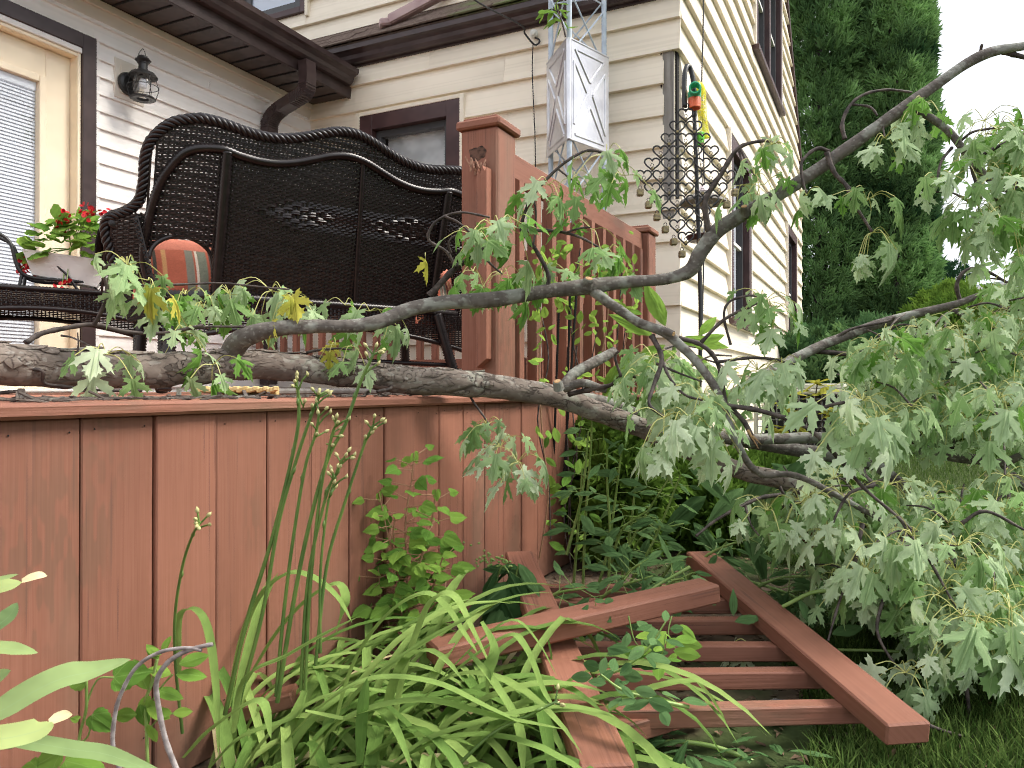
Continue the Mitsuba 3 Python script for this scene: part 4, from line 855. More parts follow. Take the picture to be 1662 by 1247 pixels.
class Leaves:
    """Leaves of one plant: each placed by a matrix; the largest-looking ones become parts, the rest one mesh."""
    def __init__(self, outline, m, shapes, nsub=0, tones=(0.1, 0.3, 0.5, 0.7, 0.9)):
        self.flat = fill(outline, nsub); self.m = m; self.tones = tones; self.items = []; self.cache = {}
        self.shapes = [bent(self.flat, *s, i) for i, s in enumerate(shapes)]
    def add(self, p, axis, normal, size, tone):
        x = unit(axis); y = unit(np.cross(normal, x)); M = axes(p, x * size, y * size, np.cross(x, y) * size)
        self.items.append((M, rnd.randrange(len(self.shapes)), min(range(len(self.tones)), key=lambda i: abs(self.tones[i] - tone)), size))
    def finish(self, parent, limit=300, name='leaf', rest='foliage'):
        def rank(it):
            d = it[0][:3, 3] - EYE; z = d @ FW
            if z < 0.15: return 1e9
            px, py = d @ RT / z * FPX, d @ UP / z * FPX
            return (z / it[3]) + (0 if abs(px) < 850 and abs(py) < 640 else 1000)
        its = sorted(self.items, key=rank); far = []
        for i, (M, s, t, size) in enumerate(its):
            if i < limit:
                if (s, t) not in self.cache: self.cache[s, t] = mikit.ply(self.shapes[s], self.m, smooth=True, uv=tone_uv(self.flat[0], self.tones[t]))
                put(name, self.cache[s, t], M, parent)
            else:
                v, f = self.shapes[s]; far.append((v @ M[:3, :3].T + M[:3, 3], f, tone_uv(self.flat[0], self.tones[t])))
        if far:
            m, uv = join(far); obj(rest, m, self.m, parent, smooth=True, uv=uv, kind='stuff')
def rdir(up=0.0):
    while True:
        v = V(rnd.uniform(-1, 1), rnd.uniform(-1, 1), rnd.uniform(-1, 1))
        if 0.05 < v @ v < 1: return unit(unit(v) + V(0, 0, up))
leaf_mat('maple_leaf', (0.15, 0.31, 0.06), (0.60, 0.71, 0.48), (0.55, 0.62, 0.36), 0.36, 0.75)
leaf_mat('blade_leaf', (0.09, 0.20, 0.04), (0.34, 0.46, 0.14), (0.24, 0.38, 0.10), 0.38, 0.7)
leaf_mat('dark_leaf', (0.035, 0.085, 0.028), (0.15, 0.26, 0.10), (0.16, 0.26, 0.11), 0.33, 0.45)
leaf_mat('lime_leaf', (0.10, 0.22, 0.04), (0.33, 0.50, 0.09), (0.30, 0.46, 0.14), 0.42, 0.7)
leaf_mat('yellow_leaf', (0.34, 0.36, 0.06), (0.62, 0.56, 0.11), (0.55, 0.5, 0.2), 0.45, 0.6)
mat('petiole', (0.42, 0.42, 0.14), 0.5); mat('green_stem', plain((0.16, 0.26, 0.06), (0.24, 0.34, 0.10), 30), 0.45); mat('red_stem', (0.30, 0.17, 0.10), 0.6)
mat('scape', plain((0.075, 0.14, 0.035), (0.13, 0.21, 0.05), 16), 0.4)

# ---------------------------------------------------------------- the fallen maple
def f_bark(p, n, uv):
    c0 = fbm(p.x * 24, p.y * 24, p.z * 24, 4); c1 = fbm(p.x * 75, p.y * 75, p.z * 75, 3)
    d1, d2, w = voronoi(uv.x * 8 + 2.5 * c0, uv.y * 26 + 3.5 * c0)
    crack = 1 - smoothstep(0.02, 0.13, d2 - d1)
    col = mix((0.085, 0.064, 0.052), (0.26, 0.22, 0.19), c0 * 0.75 + 0.5 * c1 - 0.12)
    lich = smoothstep(0.54, 0.64, fbm(p.x * 13 + 5, p.y * 13, p.z * 13, 4)) * smoothstep(0.35, 0.55, c1)
    col = mix(col, (0.30, 0.315, 0.265), lich * 0.5)
    col = mix(col, (0.40, 0.40, 0.37), smoothstep(0.68, 0.74, noise(p.x * 95, p.y * 95, p.z * 95)) * 0.25)
    return mix(col, (0.045, 0.036, 0.03), crack * smoothstep(0.35, 0.6, fbm(p.x * 9, p.y * 9, p.z * 9)) * 0.8)
def f_bark_h(p, n, uv):
    c0 = fbm(p.x * 24, p.y * 24, p.z * 24, 4); d1, d2, w = voronoi(uv.x * 8 + 2.5 * c0, uv.y * 26 + 3.5 * c0)
    return smoothstep(0.0, 0.16, d2 - d1) * 0.6 + 0.5 * fbm(p.x * 60, p.y * 60, p.z * 60, 3) + 0.3 * w
mat('bark', proc(f_bark), 0.88, 0.25, proc(f_bark_h, 8e-4), 0.006)
def f_limb(p, n, uv):
    c0 = fbm(p.x * 40, p.y * 40, p.z * 40, 4); ringy = noise(uv.x * 190, uv.y * 12)
    col = mix((0.045, 0.037, 0.032), (0.19, 0.17, 0.15), c0 * 0.9 + 0.25 * ringy - 0.08)
    lich = smoothstep(0.50, 0.62, fbm(p.x * 22 + 5, p.y * 22, p.z * 22, 4))
    col = mix(col, (0.28, 0.29, 0.255), lich * 0.7)
    return mix(col, (0.38, 0.38, 0.35), smoothstep(0.66, 0.85, noise(p.x * 150, p.y * 150, p.z * 150)) * 0.3)
mat('limb_bark', proc(f_limb), 0.8, 0.3, proc(lambda p, n, uv: fbm(p.x * 80, p.y * 80, p.z * 80, 3) + 0.4 * noise(uv.x * 190, uv.y * 12), 7e-4), 0.003)
mat('twig_bark', plain((0.032, 0.024, 0.021), (0.095, 0.075, 0.066), 60), 0.7)
mat('bare_wood', plain((0.50, 0.33, 0.17), (0.34, 0.20, 0.10), 60), 0.8)
tree = thing('fallen_tree', 'fallen silver maple with wilting lobed leaves lying across the deck into the garden', 'tree')
def limb(rows, name='limb', m='limb_bark', sides=14, rough=0.085, n=7, key=None):
    q = [np.append(at(px, py, z), d * z / FPX / 2) for px, py, z, d in rows]; c = curve(q, n)
    if rough: c[:, :3] += 0.25 * c[:, 3:] * (np.stack([meshkit.noise(c[:, :3] * 22, s) for s in (1, 2, 3)], 1) - .5)
    v, f, uv = tube(c[:, :3], c[:, 3], sides, rough=rough, seed=len(counts))
    obj(name, (v, f), m, tree, smooth=True, uv=uv); return c
trunk = limb([(-260, 585, 1.28, 84), (-110, 588, 1.42, 76), (0, 591, 1.53, 69), (90, 597, 1.62, 62), (180, 600, 1.70, 58), (300, 598, 1.80, 52), (400, 593, 1.90, 46), (500, 600, 1.98, 46), (600, 611, 2.06, 45), (700, 620, 2.16, 43), (800, 627, 2.24, 41), (900, 645, 2.30, 35), (1000, 679, 2.34, 33), (1060, 703, 2.32, 32), (1165, 752, 2.28, 30), (1290, 787, 2.18, 28), (1375, 815, 2.1, 25), (1460, 862, 2.02, 22), (1530, 915, 1.95, 19), (1600, 985, 1.9, 14)], 'trunk', 'bark', 30, 0.11, 12)
A = limb([(372, 592, 1.90, 40), (381, 562, 1.86, 37), (402, 545, 1.84, 33), (440, 536, 1.83, 27), (500, 531, 1.84, 22), (560, 530, 1.85, 21), (610, 523, 1.87, 24), (650, 509, 1.90, 24), (700, 494, 1.93, 23), (800, 485, 1.97, 25), (880, 474, 2.0, 23), (955, 465, 2.02, 26), (1020, 458, 2.03, 19), (1085, 452, 2.02, 18), (1122, 437, 2.01, 23), (1140, 405, 2.0, 25), (1165, 373, 1.99, 25), (1208, 346, 1.98, 23), (1300, 293, 1.95, 21), (1392, 229, 1.92, 20), (1465, 176, 1.9, 20), (1537, 125, 1.88, 16), (1595, 90, 1.86, 17), (1662, 75, 1.84, 14), (1760, 66, 1.8, 12), (1900, 90, 1.75, 8), (2040, 150, 1.7, 3)], n=9)
Bm = limb([(958, 470, 2.02, 17), (1000, 500, 2.0, 16), (1037, 524, 1.98, 15), (1083, 543, 1.97, 16), (1134, 592, 1.96, 14), (1170, 648, 1.95, 13), (1193, 712, 1.95, 12), (1230, 767, 1.97, 11), (1292, 772, 1.98, 10), (1372, 812, 1.96, 9), (1440, 850, 1.95, 7)])
C1 = limb([(905, 640, 2.32, 20), (985, 655, 2.42, 20), (1090, 695, 2.5, 20), (1198, 713, 2.55, 19), (1280, 711, 2.58, 18), (1358, 711, 2.6, 18), (1450, 722, 2.55, 17), (1542, 741, 2.45, 18), (1615, 752, 2.35, 14), (1662, 790, 2.3, 12), (1720, 850, 2.25, 10)])
C2 = limb([(1130, 702, 2.62, 22), (1267, 726, 2.68, 22), (1358, 741, 2.68, 22), (1423, 758, 2.66, 20), (1480, 800, 2.6, 18), (1560, 850, 2.55, 14), (1662, 870, 2.5, 12)])
D = limb([(1120, 690, 2.6, 16), (1200, 632, 2.75, 16), (1262, 597, 2.85, 17), (1345, 556, 2.9, 16), (1450, 519, 2.9, 15), (1542, 496, 2.85, 12), (1610, 473, 2.8, 9), (1700, 440, 2.75, 7)])
En = limb([(1468, 173, 1.9, 13), (1490, 180, 1.9, 12), (1518, 196, 1.9, 12), (1545, 219, 1.88, 12), (1565, 246, 1.87, 11), (1590, 277, 1.86, 11), (1611, 296, 1.85, 11), (1635, 308, 1.84, 10), (1661, 294, 1.83, 9), (1720, 262, 1.8, 8)])
G = limb([(1600, 752, 2.35, 12), (1632, 750, 2.3, 13), (1662, 738, 2.25, 13), (1740, 715, 2.2, 11)], n=5)
S1 = limb([(905, 640, 2.30, 15), (930, 608, 2.34, 17), (965, 588, 2.38, 17), (998, 570, 2.42, 15)], n=5)
S2 = limb([(915, 632, 2.24, 13), (945, 622, 2.22, 14), (985, 634, 2.2, 10)], n=4)
# cut knots and a broken end
for px, py, z, dx, dy, r in ((955, 456, 2.0, 0.2, 1, .012), (1090, 541, 1.95, .6, -.3, .007), (905, 622, 2.22, -.3, 1, .012), (1208, 339, 1.96, -.3, .8, .009)):
    c = at(px, py, z); d = unit(RT * dx + UP * dy - FW * .6)
    obj('knot', tube([c - d * .02, c, c + d * .006], [r * 1.4, r * 1.15, r], 12)[:2], 'limb_bark', tree, smooth=40)
    obj('cut_face', lathe([(0, 0.001), (r * .8, 0.001), (r * .82, -.001)], c + d * .0065, 12, axis=d)[:2], 'bare_wood', tree)
bt = limb([(1185, 660, 1.95, 7), (1207, 685, 1.94, 8), (1222, 712, 1.93, 8), (1228, 722, 1.93, 6)], 'broken_twig', 'twig_bark', 8, 0.05, 4)
obj('split_end', mesh_of([tube([at(1214, 698, 1.925), at(1231, 728, 1.925)], [.004, .001], 5), tube([at(1222, 708, 1.92), at(1236, 722, 1.92)], [.0025, .0006], 5)]), 'bare_wood', tree)
# loose plates of bark along the trunk's top
tp = trunk[:, :3]
for k in range(46):
    i = rnd.randrange(18, 120); c, r = trunk[i, :3], trunk[i, 3]; t = unit(trunk[i + 1, :3] - c); a = rnd.uniform(-0.5, 1.9)
    up = unit(Z - t * t[2]); side = np.cross(t, up)
    if side @ FW > 0: side = -side
    L, wd = rnd.uniform(.015, .05), rnd.uniform(.5, 1.0); pts = []
    edge = [rnd.uniform(.7, 1.15) for _ in range(12)]
    for lay in (0, 1):
        for e in range(12):
            th = e * math.pi / 6; s_, w_ = L * math.cos(th) * edge[e], 0.36 * wd * math.sin(th) * edge[e]
            lift = (1.035 + 0.10 * max(0, math.cos(th)) * rnd.random() + 0.05 * lay)
            pts.append(c + t * s_ + (up * math.cos(a + w_) + side * math.sin(a + w_)) * r * lift)
    n12 = np.arange(12); ft = [(12, 12 + e, 12 + e + 1) for e in range(1, 11)]; fb_ = [(0, e + 1, e) for e in range(1, 11)]
    fs = [(e, (e + 1) % 12, 12 + (e + 1) % 12) for e in range(12)] + [(e, 12 + (e + 1) % 12, 12 + e) for e in range(12)]
    pv = np.array(pts); obj('bark_flake', (pv, np.array(ft + fb_ + fs)), 'bark', tree, uv=pv[:, :2] * 3)
# twigs: rows of (px, py, depth), thickness in pixels; then what hangs from their ends
twig_ends = []
def twig(rows, d0=7.0, d1=3.0, n=5, name='twig'):
    k = len(rows); q = [np.append(at(px, py, z), (d0 + (d1 - d0) * i / (k - 1)) * z / FPX / 2) for i, (px, py, z) in enumerate(rows)]
    c = curve(q, n); bump_ = 1 + 0.22 * (np.arange(len(c)) % 4 == 0)
    obj(name, tube(c[:, :3], c[:, 3] * bump_, 6)[:2], 'twig_bark', tree, smooth=True); return c
def zs(z0, z1, *pts): return [(x, y, z0 + (z1 - z0) * i / max(1, len(pts) - 1)) for i, (x, y) in enumerate(pts)]
for rows, d0, d1 in (
    (zs(1.62, 1.78, (42, 557), (66, 542), (105, 533), (153, 527), (207, 539), (265, 541), (330, 528)), 11, 6), (zs(1.68, 1.62, (153, 527), (168, 497), (173, 467), (168, 440), (177, 431), (205, 428)), 8, 4),
    (zs(1.74, 1.72, (235, 538), (250, 518), (268, 500)), 6, 3), (zs(1.75, 1.85, (180, 463), (259, 463), (316, 461), (361, 460), (433, 467), (470, 470)), 5, 3), (zs(1.62, 1.56, (100, 545), (117, 548), (147, 562), (172, 575)), 4, 3), (zs(1.80, 1.85, (268, 541), (330, 531), (420, 530), (470, 520)), 5, 3),
    (zs(1.60, 1.60, (124, 590), (127, 560), (126, 540)), 4, 2), (zs(1.5, 1.62, (-30, 610), (0, 602), (30, 600), (68, 602), (72, 622), (110, 628), (170, 634), (230, 634)), 9, 5), (zs(1.52, 1.56, (-20, 640), (20, 636), (36, 634)), 7, 5), (zs(2.0, 1.96, (475, 590), (500, 572), (545, 566), (570, 568)), 7, 3), (zs(2.1, 2.0, (632, 615), (634, 630), (612, 636)), 7, 6),
    (zs(1.95, 1.92, (697, 480), (736, 438), (757, 423), (778, 408), (800, 392)), 13, 5), (zs(1.93, 1.9, (739, 434), (725, 409), (696, 390), (702, 366), (723, 351), (752, 345), (795, 353)), 7, 4), (zs(1.9, 1.88, (723, 352), (745, 362), (770, 385)), 5, 3), (zs(1.92, 1.9, (732, 410), (728, 395), (738, 383), (758, 386)), 5, 3), (zs(1.91, 1.88, (775, 408), (800, 432), (815, 445)), 5, 3),
    (zs(2.0, 1.96, (889, 468), (889, 443), (866, 400), (848, 378), (847, 361), (865, 318), (908, 271), (952, 245), (985, 250)), 9, 5), (zs(1.97, 1.96, (905, 274), (925, 290), (940, 300)), 4, 2), (zs(1.98, 1.96, (865, 318), (870, 350), (864, 400), (846, 375)), 4, 3), (zs(1.98, 1.92, (846, 375), (897, 375), (935, 383), (969, 400), (985, 415)), 7, 3), (zs(1.95, 1.93, (921, 377), (940, 371), (959, 369)), 4, 3), (zs(2.24, 2.12, (762, 642), (770, 655), (788, 680), (800, 700)), 5, 3),
    (zs(1.99, 1.95, (1150, 375), (1145, 327), (1170, 284), (1198, 241), (1237, 229), (1255, 232)), 12, 5), (zs(1.96, 1.94, (1200, 245), (1205, 275), (1200, 300)), 5, 3), (zs(1.95, 1.93, (1202, 242), (1215, 270), (1225, 285)), 5, 3),
    (zs(1.93, 1.95, (1371, 226), (1367, 200), (1380, 171), (1404, 153), (1440, 146), (1480, 150)), 8, 4), (zs(1.94, 1.92, (1384, 170), (1412, 174), (1424, 188)), 5, 4), (zs(1.92, 1.9, (1346, 246), (1328, 241), (1309, 253), (1300, 269), (1303, 295), (1309, 314)), 8, 4), (zs(1.92, 1.86, (1342, 248), (1354, 280), (1373, 301), (1386, 330), (1415, 376)), 10, 5), (zs(1.9, 1.86, (1373, 299), (1390, 315), (1407, 325)), 5, 4), (zs(1.9, 1.88, (1433, 206), (1436, 222)), 4, 3), (zs(1.88, 1.86, (1595, 92), (1592, 82), (1594, 72)), 7, 5), (zs(1.86, 1.84, (1628, 84), (1650, 90), (1690, 100)), 11, 8),
    (zs(1.88, 1.84, (1545, 240), (1528, 262), (1522, 288), (1520, 300)), 6, 4), (zs(1.88, 1.85, (1560, 228), (1580, 214), (1615, 208)), 5, 4), (zs(1.87, 1.84, (1582, 258), (1620, 238), (1662, 218), (1700, 205)), 7, 5), (zs(1.86, 1.84, (1570, 250), (1582, 290), (1584, 308), (1576, 330)), 7, 4), (zs(1.84, 1.8, (1605, 292), (1615, 320), (1635, 362)), 6, 4), (zs(1.86, 1.82, (1600, 280), (1630, 290), (1660, 296)), 6, 4),
    (zs(2.0, 1.98, (1102, 549), (1138, 560), (1164, 588), (1176, 643), (1178, 655)), 9, 7), (zs(1.97, 1.95, (1164, 588), (1221, 581), (1267, 586), (1290, 600)), 6, 4), (zs(1.98, 1.97, (1138, 556), (1175, 519), (1221, 496), (1232, 492)), 7, 4), (zs(1.98, 1.96, (1186, 560), (1175, 515), (1184, 490), (1216, 480), (1232, 484)), 5, 4), (zs(1.94, 1.75, (1178, 659), (1230, 666), (1299, 689), (1340, 721), (1400, 790), (1450, 833), (1480, 860)), 10, 5), (zs(1.9, 1.8, (1299, 689), (1340, 661), (1380, 652), (1405, 648)), 8, 4),
    (zs(1.98, 1.86, (1058, 545), (1074, 583), (1060, 629), (1054, 657), (1079, 678)), 11, 5), (zs(1.96, 1.85, (1072, 575), (1085, 610), (1110, 640), (1140, 650)), 6, 4), (zs(1.97, 1.95, (1065, 590), (1100, 605), (1140, 620)), 5, 3), (zs(2.25, 2.1, (923, 640), (960, 632), (992, 625), (1010, 611), (1038, 613)), 10, 6), (zs(2.12, 2.1, (1008, 612), (998, 580), (1004, 570)), 6, 4), (zs(2.1, 1.9, (1271, 803), (1235, 808), (1203, 822), (1161, 845), (1130, 870)), 9, 5), (zs(2.0, 1.9, (1210, 822), (1218, 850), (1232, 870)), 5, 3),
    (zs(2.45, 2.35, (1546, 738), (1544, 695), (1565, 680), (1615, 675), (1665, 688)), 13, 7), (zs(2.3, 2.2, (1638, 799), (1606, 822), (1592, 858)), 7, 4), (zs(2.3, 2.2, (1640, 770), (1638, 799), (1632, 850)), 8, 5), (zs(2.9, 2.8, (1326, 570), (1395, 579), (1432, 602), (1448, 629), (1510, 627), (1540, 635)), 10, 5), (zs(2.9, 2.85, (1340, 560), (1380, 535), (1440, 522), (1452, 515)), 6, 4), (zs(2.85, 2.8, (1560, 495), (1553, 462), (1570, 438), (1600, 440), (1640, 462)), 8, 5), (zs(2.85, 2.75, (1540, 500), (1575, 520), (1600, 540)), 8, 5), (zs(2.85, 2.8, (1390, 580), (1420, 552), (1470, 535)), 6, 4),
    (zs(1.9, 1.78, (1400, 850), (1385, 922), (1365, 968), (1344, 1040)), 8, 4), (zs(1.85, 1.68, (1470, 870), (1455, 900), (1444, 943), (1426, 1000), (1426, 1033), (1450, 1075), (1470, 1092)), 9, 4), (zs(1.85, 1.66, (1460, 840), (1480, 872), (1505, 904), (1541, 968), (1562, 1000)), 8, 4), (zs(1.72, 1.68, (1562, 1000), (1562, 1065), (1573, 1158), (1576, 1260)), 8, 6), (zs(1.8, 1.75, (1455, 890), (1501, 884), (1555, 886)), 6, 3), (zs(1.9, 1.86, (1560, 850), (1600, 830), (1662, 860)), 8, 5), (zs(1.55, 1.6, (1508, 1178), (1550, 1192), (1590, 1198)), 7, 4), (zs(2.2, 2.1, (1390, 735), (1402, 770), (1420, 790)), 12, 11),
    (zs(2.05, 1.98, (1265, 790), (1290, 830), (1330, 850), (1345, 862)), 6, 3), (zs(1.9, 1.88, (1418, 788), (1380, 800), (1360, 830), (1352, 850)), 7, 4), (zs(2.4, 2.3, (1470, 735), (1500, 700), (1530, 690)), 7, 4)):
    twig(rows, d0 * .85, d1 * .85)
ML = Leaves(MAPLE, 'maple_leaf', [(.25, -.25, .10, .1), (.45, -.5, .2, -.1), (.15, -.10, .25, .2), (.65, -.35, .1, -.2), (.35, .12, .15, .15), (.8, -.6, .05, .05)], tones=(0.0, 0.2, 0.4, 0.6, 0.78, 1.0))
YL = Leaves(MAPLE, 'yellow_leaf', [(.4, -.4, .2, .1), (.6, -.3, .1, -.1)], tones=(0.1, 0.6))
pet = []
def cluster(px, py, z, n, spread=0.07, tone=0.4, size=0.069, down=0.9, lean=(0, 0), ls=ML):
    b = at(px, py, z)
    for k in range(n):
        a = 2 * math.pi * (k + rnd.random()) / n; h = RT * math.cos(a) + V(FW0[0], FW0[1], 0) * math.sin(a) * 0.8
        tip = b + h * spread * rnd.uniform(.35, 1.0) + RT * lean[0] * spread + Z * (spread * (rnd.uniform(-.75, .35) + lean[1]))
        mid_ = (b + tip) / 2 + Z * spread * 0.22
        pet.append(tube(curve([b, mid_, tip], 3), 0.0011, 3, cap=False))
        ax = unit(h * rnd.uniform(.25, 0.9) - Z * down * rnd.uniform(.45, 1.2) + rdir() * .25)
        nr = unit(h * 0.55 + Z * 0.75 - FW0 * 0.25 + rdir() * 0.55)
        ls.add(tip, ax, nr, size * rnd.uniform(.55, 1.2), tone + rnd.uniform(-.55, .38))
for c in ((207, 430, 1.62, 9, .075, .35), (240, 455, 1.63, 3, .05, .45), (268, 497, 1.72, 4, .07, .3), (300, 478, 1.93, 4, .07, .12), (335, 480, 1.93, 3, .06, .2), (372, 478, 1.93, 8, .08, .3), (440, 472, 1.98, 9, .09, .5), (475, 478, 1.98, 4, .07, .45), (172, 575, 1.55, 6, .075, .6), (300, 540, 1.78, 5, .07, .4), (345, 592, 1.74, 4, .06, .25),
          (330, 500, 1.93, 4, .07, .15), (570, 562, 1.94, 4, .07, .4), (600, 505, 1.98, 4, .09, .35), (560, 495, 1.98, 3, .07, .35), (640, 520, 1.98, 3, .07, .4), (800, 368, 1.89, 8, .09, .3), (770, 385, 1.88, 6, .08, .35), (835, 375, 1.88, 5, .10, .25), (815, 445, 2.09, 7, .10, .35), (768, 440, 2.09, 5, .07, .2), (850, 450, 2.09, 4, .07, .45), (985, 252, 1.96, 8, .10, .35), (930, 290, 1.96, 5, .08, .35), (890, 300, 1.97, 5, .07, .35),
          (1010, 285, 1.95, 5, .08, .3), (985, 412, 2.09, 8, .08, .3), (960, 372, 1.93, 5, .08, .35), (1005, 425, 2.09, 4, .07, .3), (890, 435, 2.09, 5, .06, .45), (875, 320, 1.97, 4, .06, .35), (790, 690, 2.12, 6, .07, .6), (812, 725, 2.08, 8, .075, .65), (840, 750, 2.06, 8, .08, .65), (1252, 235, 1.94, 6, .08, .3), (1225, 285, 1.93, 6, .10, .4), (1205, 300, 1.94, 4, .07, .4), (1240, 300, 1.94, 3, .07, .4),
          (1309, 318, 1.9, 4, .05, .35), (1415, 378, 1.86, 7, .085, .55), (1407, 326, 1.86, 7, .085, .5), (1436, 224, 1.88, 6, .07, .45), (1500, 168, 1.88, 5, .07, .35), (1480, 182, 1.88, 4, .06, .35), (1522, 298, 1.84, 6, .08, .5), (1576, 332, 1.84, 8, .10, .5), (1636, 364, 1.82, 10, .12, .5), (1620, 210, 1.84, 8, .1, .4), (1662, 222, 1.84, 7, .11, .4), (1660, 298, 1.83, 8, .11, .45), (1600, 285, 1.85, 5, .1, .4), (1560, 262, 1.87, 4, .08, .4),
          (1240, 490, 1.96, 11, .09, .4), (1260, 500, 1.96, 6, .08, .45), (1079, 678, 1.84, 9, .10, .7, .082), (1110, 690, 1.82, 9, .12, .75, .082), (1150, 700, 1.84, 8, .11, .75, .082), (1140, 648, 1.85, 9, .10, .75, .082), (1400, 650, 1.8, 10, .12, .75, .082), (1420, 690, 1.78, 10, .13, .75, .082), (1380, 690, 1.8, 8, .10, .8, .082), (1268, 590, 1.95, 6, .07, .7, .082), (1230, 600, 1.98, 9, .10, .7, .082), (1038, 613, 2.1, 8, .11, .7), (1470, 1092, 1.68, 7, .07, .7, .082), (1495, 1085, 1.68, 5, .06, .75, .082), (1562, 1000, 1.66, 12, .12, .72, .082), (1600, 1010, 1.66, 10, .12, .72, .082),
          (1640, 990, 1.66, 9, .11, .7, .082), (1590, 1040, 1.66, 8, .1, .75, .082), (1555, 886, 1.75, 10, .1, .7, .082), (1345, 862, 1.95, 9, .10, .75, .082), (1480, 870, 1.74, 10, .11, .7, .082), (1592, 860, 2.2, 9, .11, .6, .082), (1665, 690, 2.3, 9, .12, .6, .082), (1540, 690, 2.3, 7, .1, .7, .082), (1215, 1045, 1.9, 2, .05, .8, .082)):
    cluster(*c)
for c in ((252, 470, 1.61, 2, .05, .5), (458, 490, 1.83, 3, .06, .5), (545, 560, 1.95, 3, .07, .5), (690, 415, 1.9, 1, .05, .3)): cluster(*c, ls=YL)
# the bulk of the crown, sunk into the garden at the right
def inside(poly, n, z0, z1, tone, nl=(5, 9), avoid=(), size=.076, spread=.10):
    pg = sg.Polygon(poly); x0, y0, x1, y1 = pg.bounds; k = 0
    while k < n:
        px, py = rnd.uniform(x0, x1), rnd.uniform(y0, y1)
        if not pg.contains(sg.Point(px, py)) or any(a <= px <= c and b <= py <= d for a, b, c, d in avoid): continue
        z = rnd.uniform(z0, z1); k += 1
        if k % 2 == 0:
            ang = rnd.uniform(0, 6.3); dx, dy = math.cos(ang) * 70, math.sin(ang) * 45 - 15
            twig([(px, py, z), (px + dx * .5, py + dy * .5 - 10, z + .05), (px + dx, py + dy, z + .1)], 4, 2.5, 3)
        cluster(px, py, z, rnd.randint(*nl), spread, tone, size)
ACB = [(1255, 470, 1402, 690), (1170, 650, 1400, 765), (1400, 680, 1662, 770)]
inside([(1040, 575), (1180, 590), (1270, 640), (1260, 690), (1120, 690), (1040, 640)], 13, 2.1, 2.5, .6, avoid=ACB)
inside([(1395, 560), (1480, 530), (1662, 470), (1720, 470), (1720, 740), (1400, 720)], 85, 2.2, 3.2, .58, avoid=ACB)
inside([(1350, 640), (1720, 620), (1720, 960), (1440, 920), (1330, 820)], 80, 1.9, 2.9, .62, avoid=ACB)
inside([(1230, 795), (1340, 800), (1500, 860), (1480, 905), (1360, 870), (1240, 835)], 20, 1.75, 2.3, .6)
inside([(1340, 930), (1662, 860), (1700, 1010), (1600, 1020), (1500, 960), (1420, 985)], 54, 1.72, 2.3, .62)
inside([(1590, 190), (1720, 190), (1720, 450), (1570, 330)], 14, 1.8, 2.1, .42)
inside([(1450, 960), (1662, 960), (1700, 1060), (1560, 1050), (1490, 1010)], 24, 1.7, 2.0, .66)
inside([(1630, 400), (1720, 380), (1720, 480), (1640, 480)], 8, 2.3, 3.0, .5)
obj('petioles', mesh_of(pet), 'petiole', tree, kind='stuff')
ML.finish(tree); YL.finish(tree, name='yellowed_leaf')
# ---------------------------------------------------------------- garden plants
def gnd(px, py, h=0.0): return on(px, py, 2, h)
def ribbon(pts, w, fold=0.25, flat=None, tone=0.5, blunt=False):        # a strap leaf: (v, f, uv)
    p = np.asarray(pts, float); n = len(p); t = np.gradient(p, axis=0); t /= np.linalg.norm(t, axis=1, keepdims=True) + 1e-12
    up = np.array(flat if flat is not None else (0, 0, 1), float); s = np.cross(t, up); s /= np.linalg.norm(s, axis=1, keepdims=True) + 1e-9
    for i in range(1, n):
        if s[i] @ s[i - 1] < 0: s[i] *= -1
    nn = np.cross(s, t); a = np.linspace(0, 1, n)
    ww = w * np.minimum(1, 0.55 + 1.6 * a) * np.clip((1 - a) * 3.2, 0, 1) ** 0.65 if not blunt else w * np.ones(n)
    V3 = np.stack([p - s * ww[:, None] / 2 + nn * (fold * ww)[:, None], p, p + s * ww[:, None] / 2 + nn * (fold * ww)[:, None]], 1).reshape(-1, 3)
    k = np.arange(n - 1) * 3; q = np.vstack([np.stack([k, k + 1, k + 4, k + 3], 1), np.stack([k + 1, k + 2, k + 5, k + 4], 1)])
    uv = np.stack([np.repeat(0.6 + 0.1 * a, 3) + 10.0 * int(np.clip(tone, 0, 1) * 99), np.tile([0.3, 0.0, -0.3], n)], 1)
    return V3, np.vstack([q[:, :3], q[:, [0, 2, 3]]]), uv
def arch(b, az, L, el, droop, n=12, kink=None):
    d = V(math.cos(az), math.sin(az), 0); p = [np.array(b, float)]; a = el
    for i in range(n):
        if kink and i == kink[0]: a -= kink[1]
        p.append(p[-1] + (d * math.cos(a) + Z * math.sin(a)) * L / n); a -= droop / n
        if p[-1][2] < 0.02: p[-1][2] = 0.02
    return np.array(p)
lily = thing('daylily', 'sprawling clump of bright green strap leaves with budded stalks before the deck skirt', 'plant')
def blade(pts, w, tone, flat=None, fold=.22, m='blade_leaf', par=None): 
    v, f, uv = ribbon(pts, w, fold, flat, tone); return obj('leaf', (v, f), m, par or lily, smooth=True, uv=uv)
def pix(rows, z0, z1, n=5): return curve([at(x, y, z0 + (z1 - z0) * i / (len(rows) - 1)) for i, (x, y) in enumerate(rows)], n)
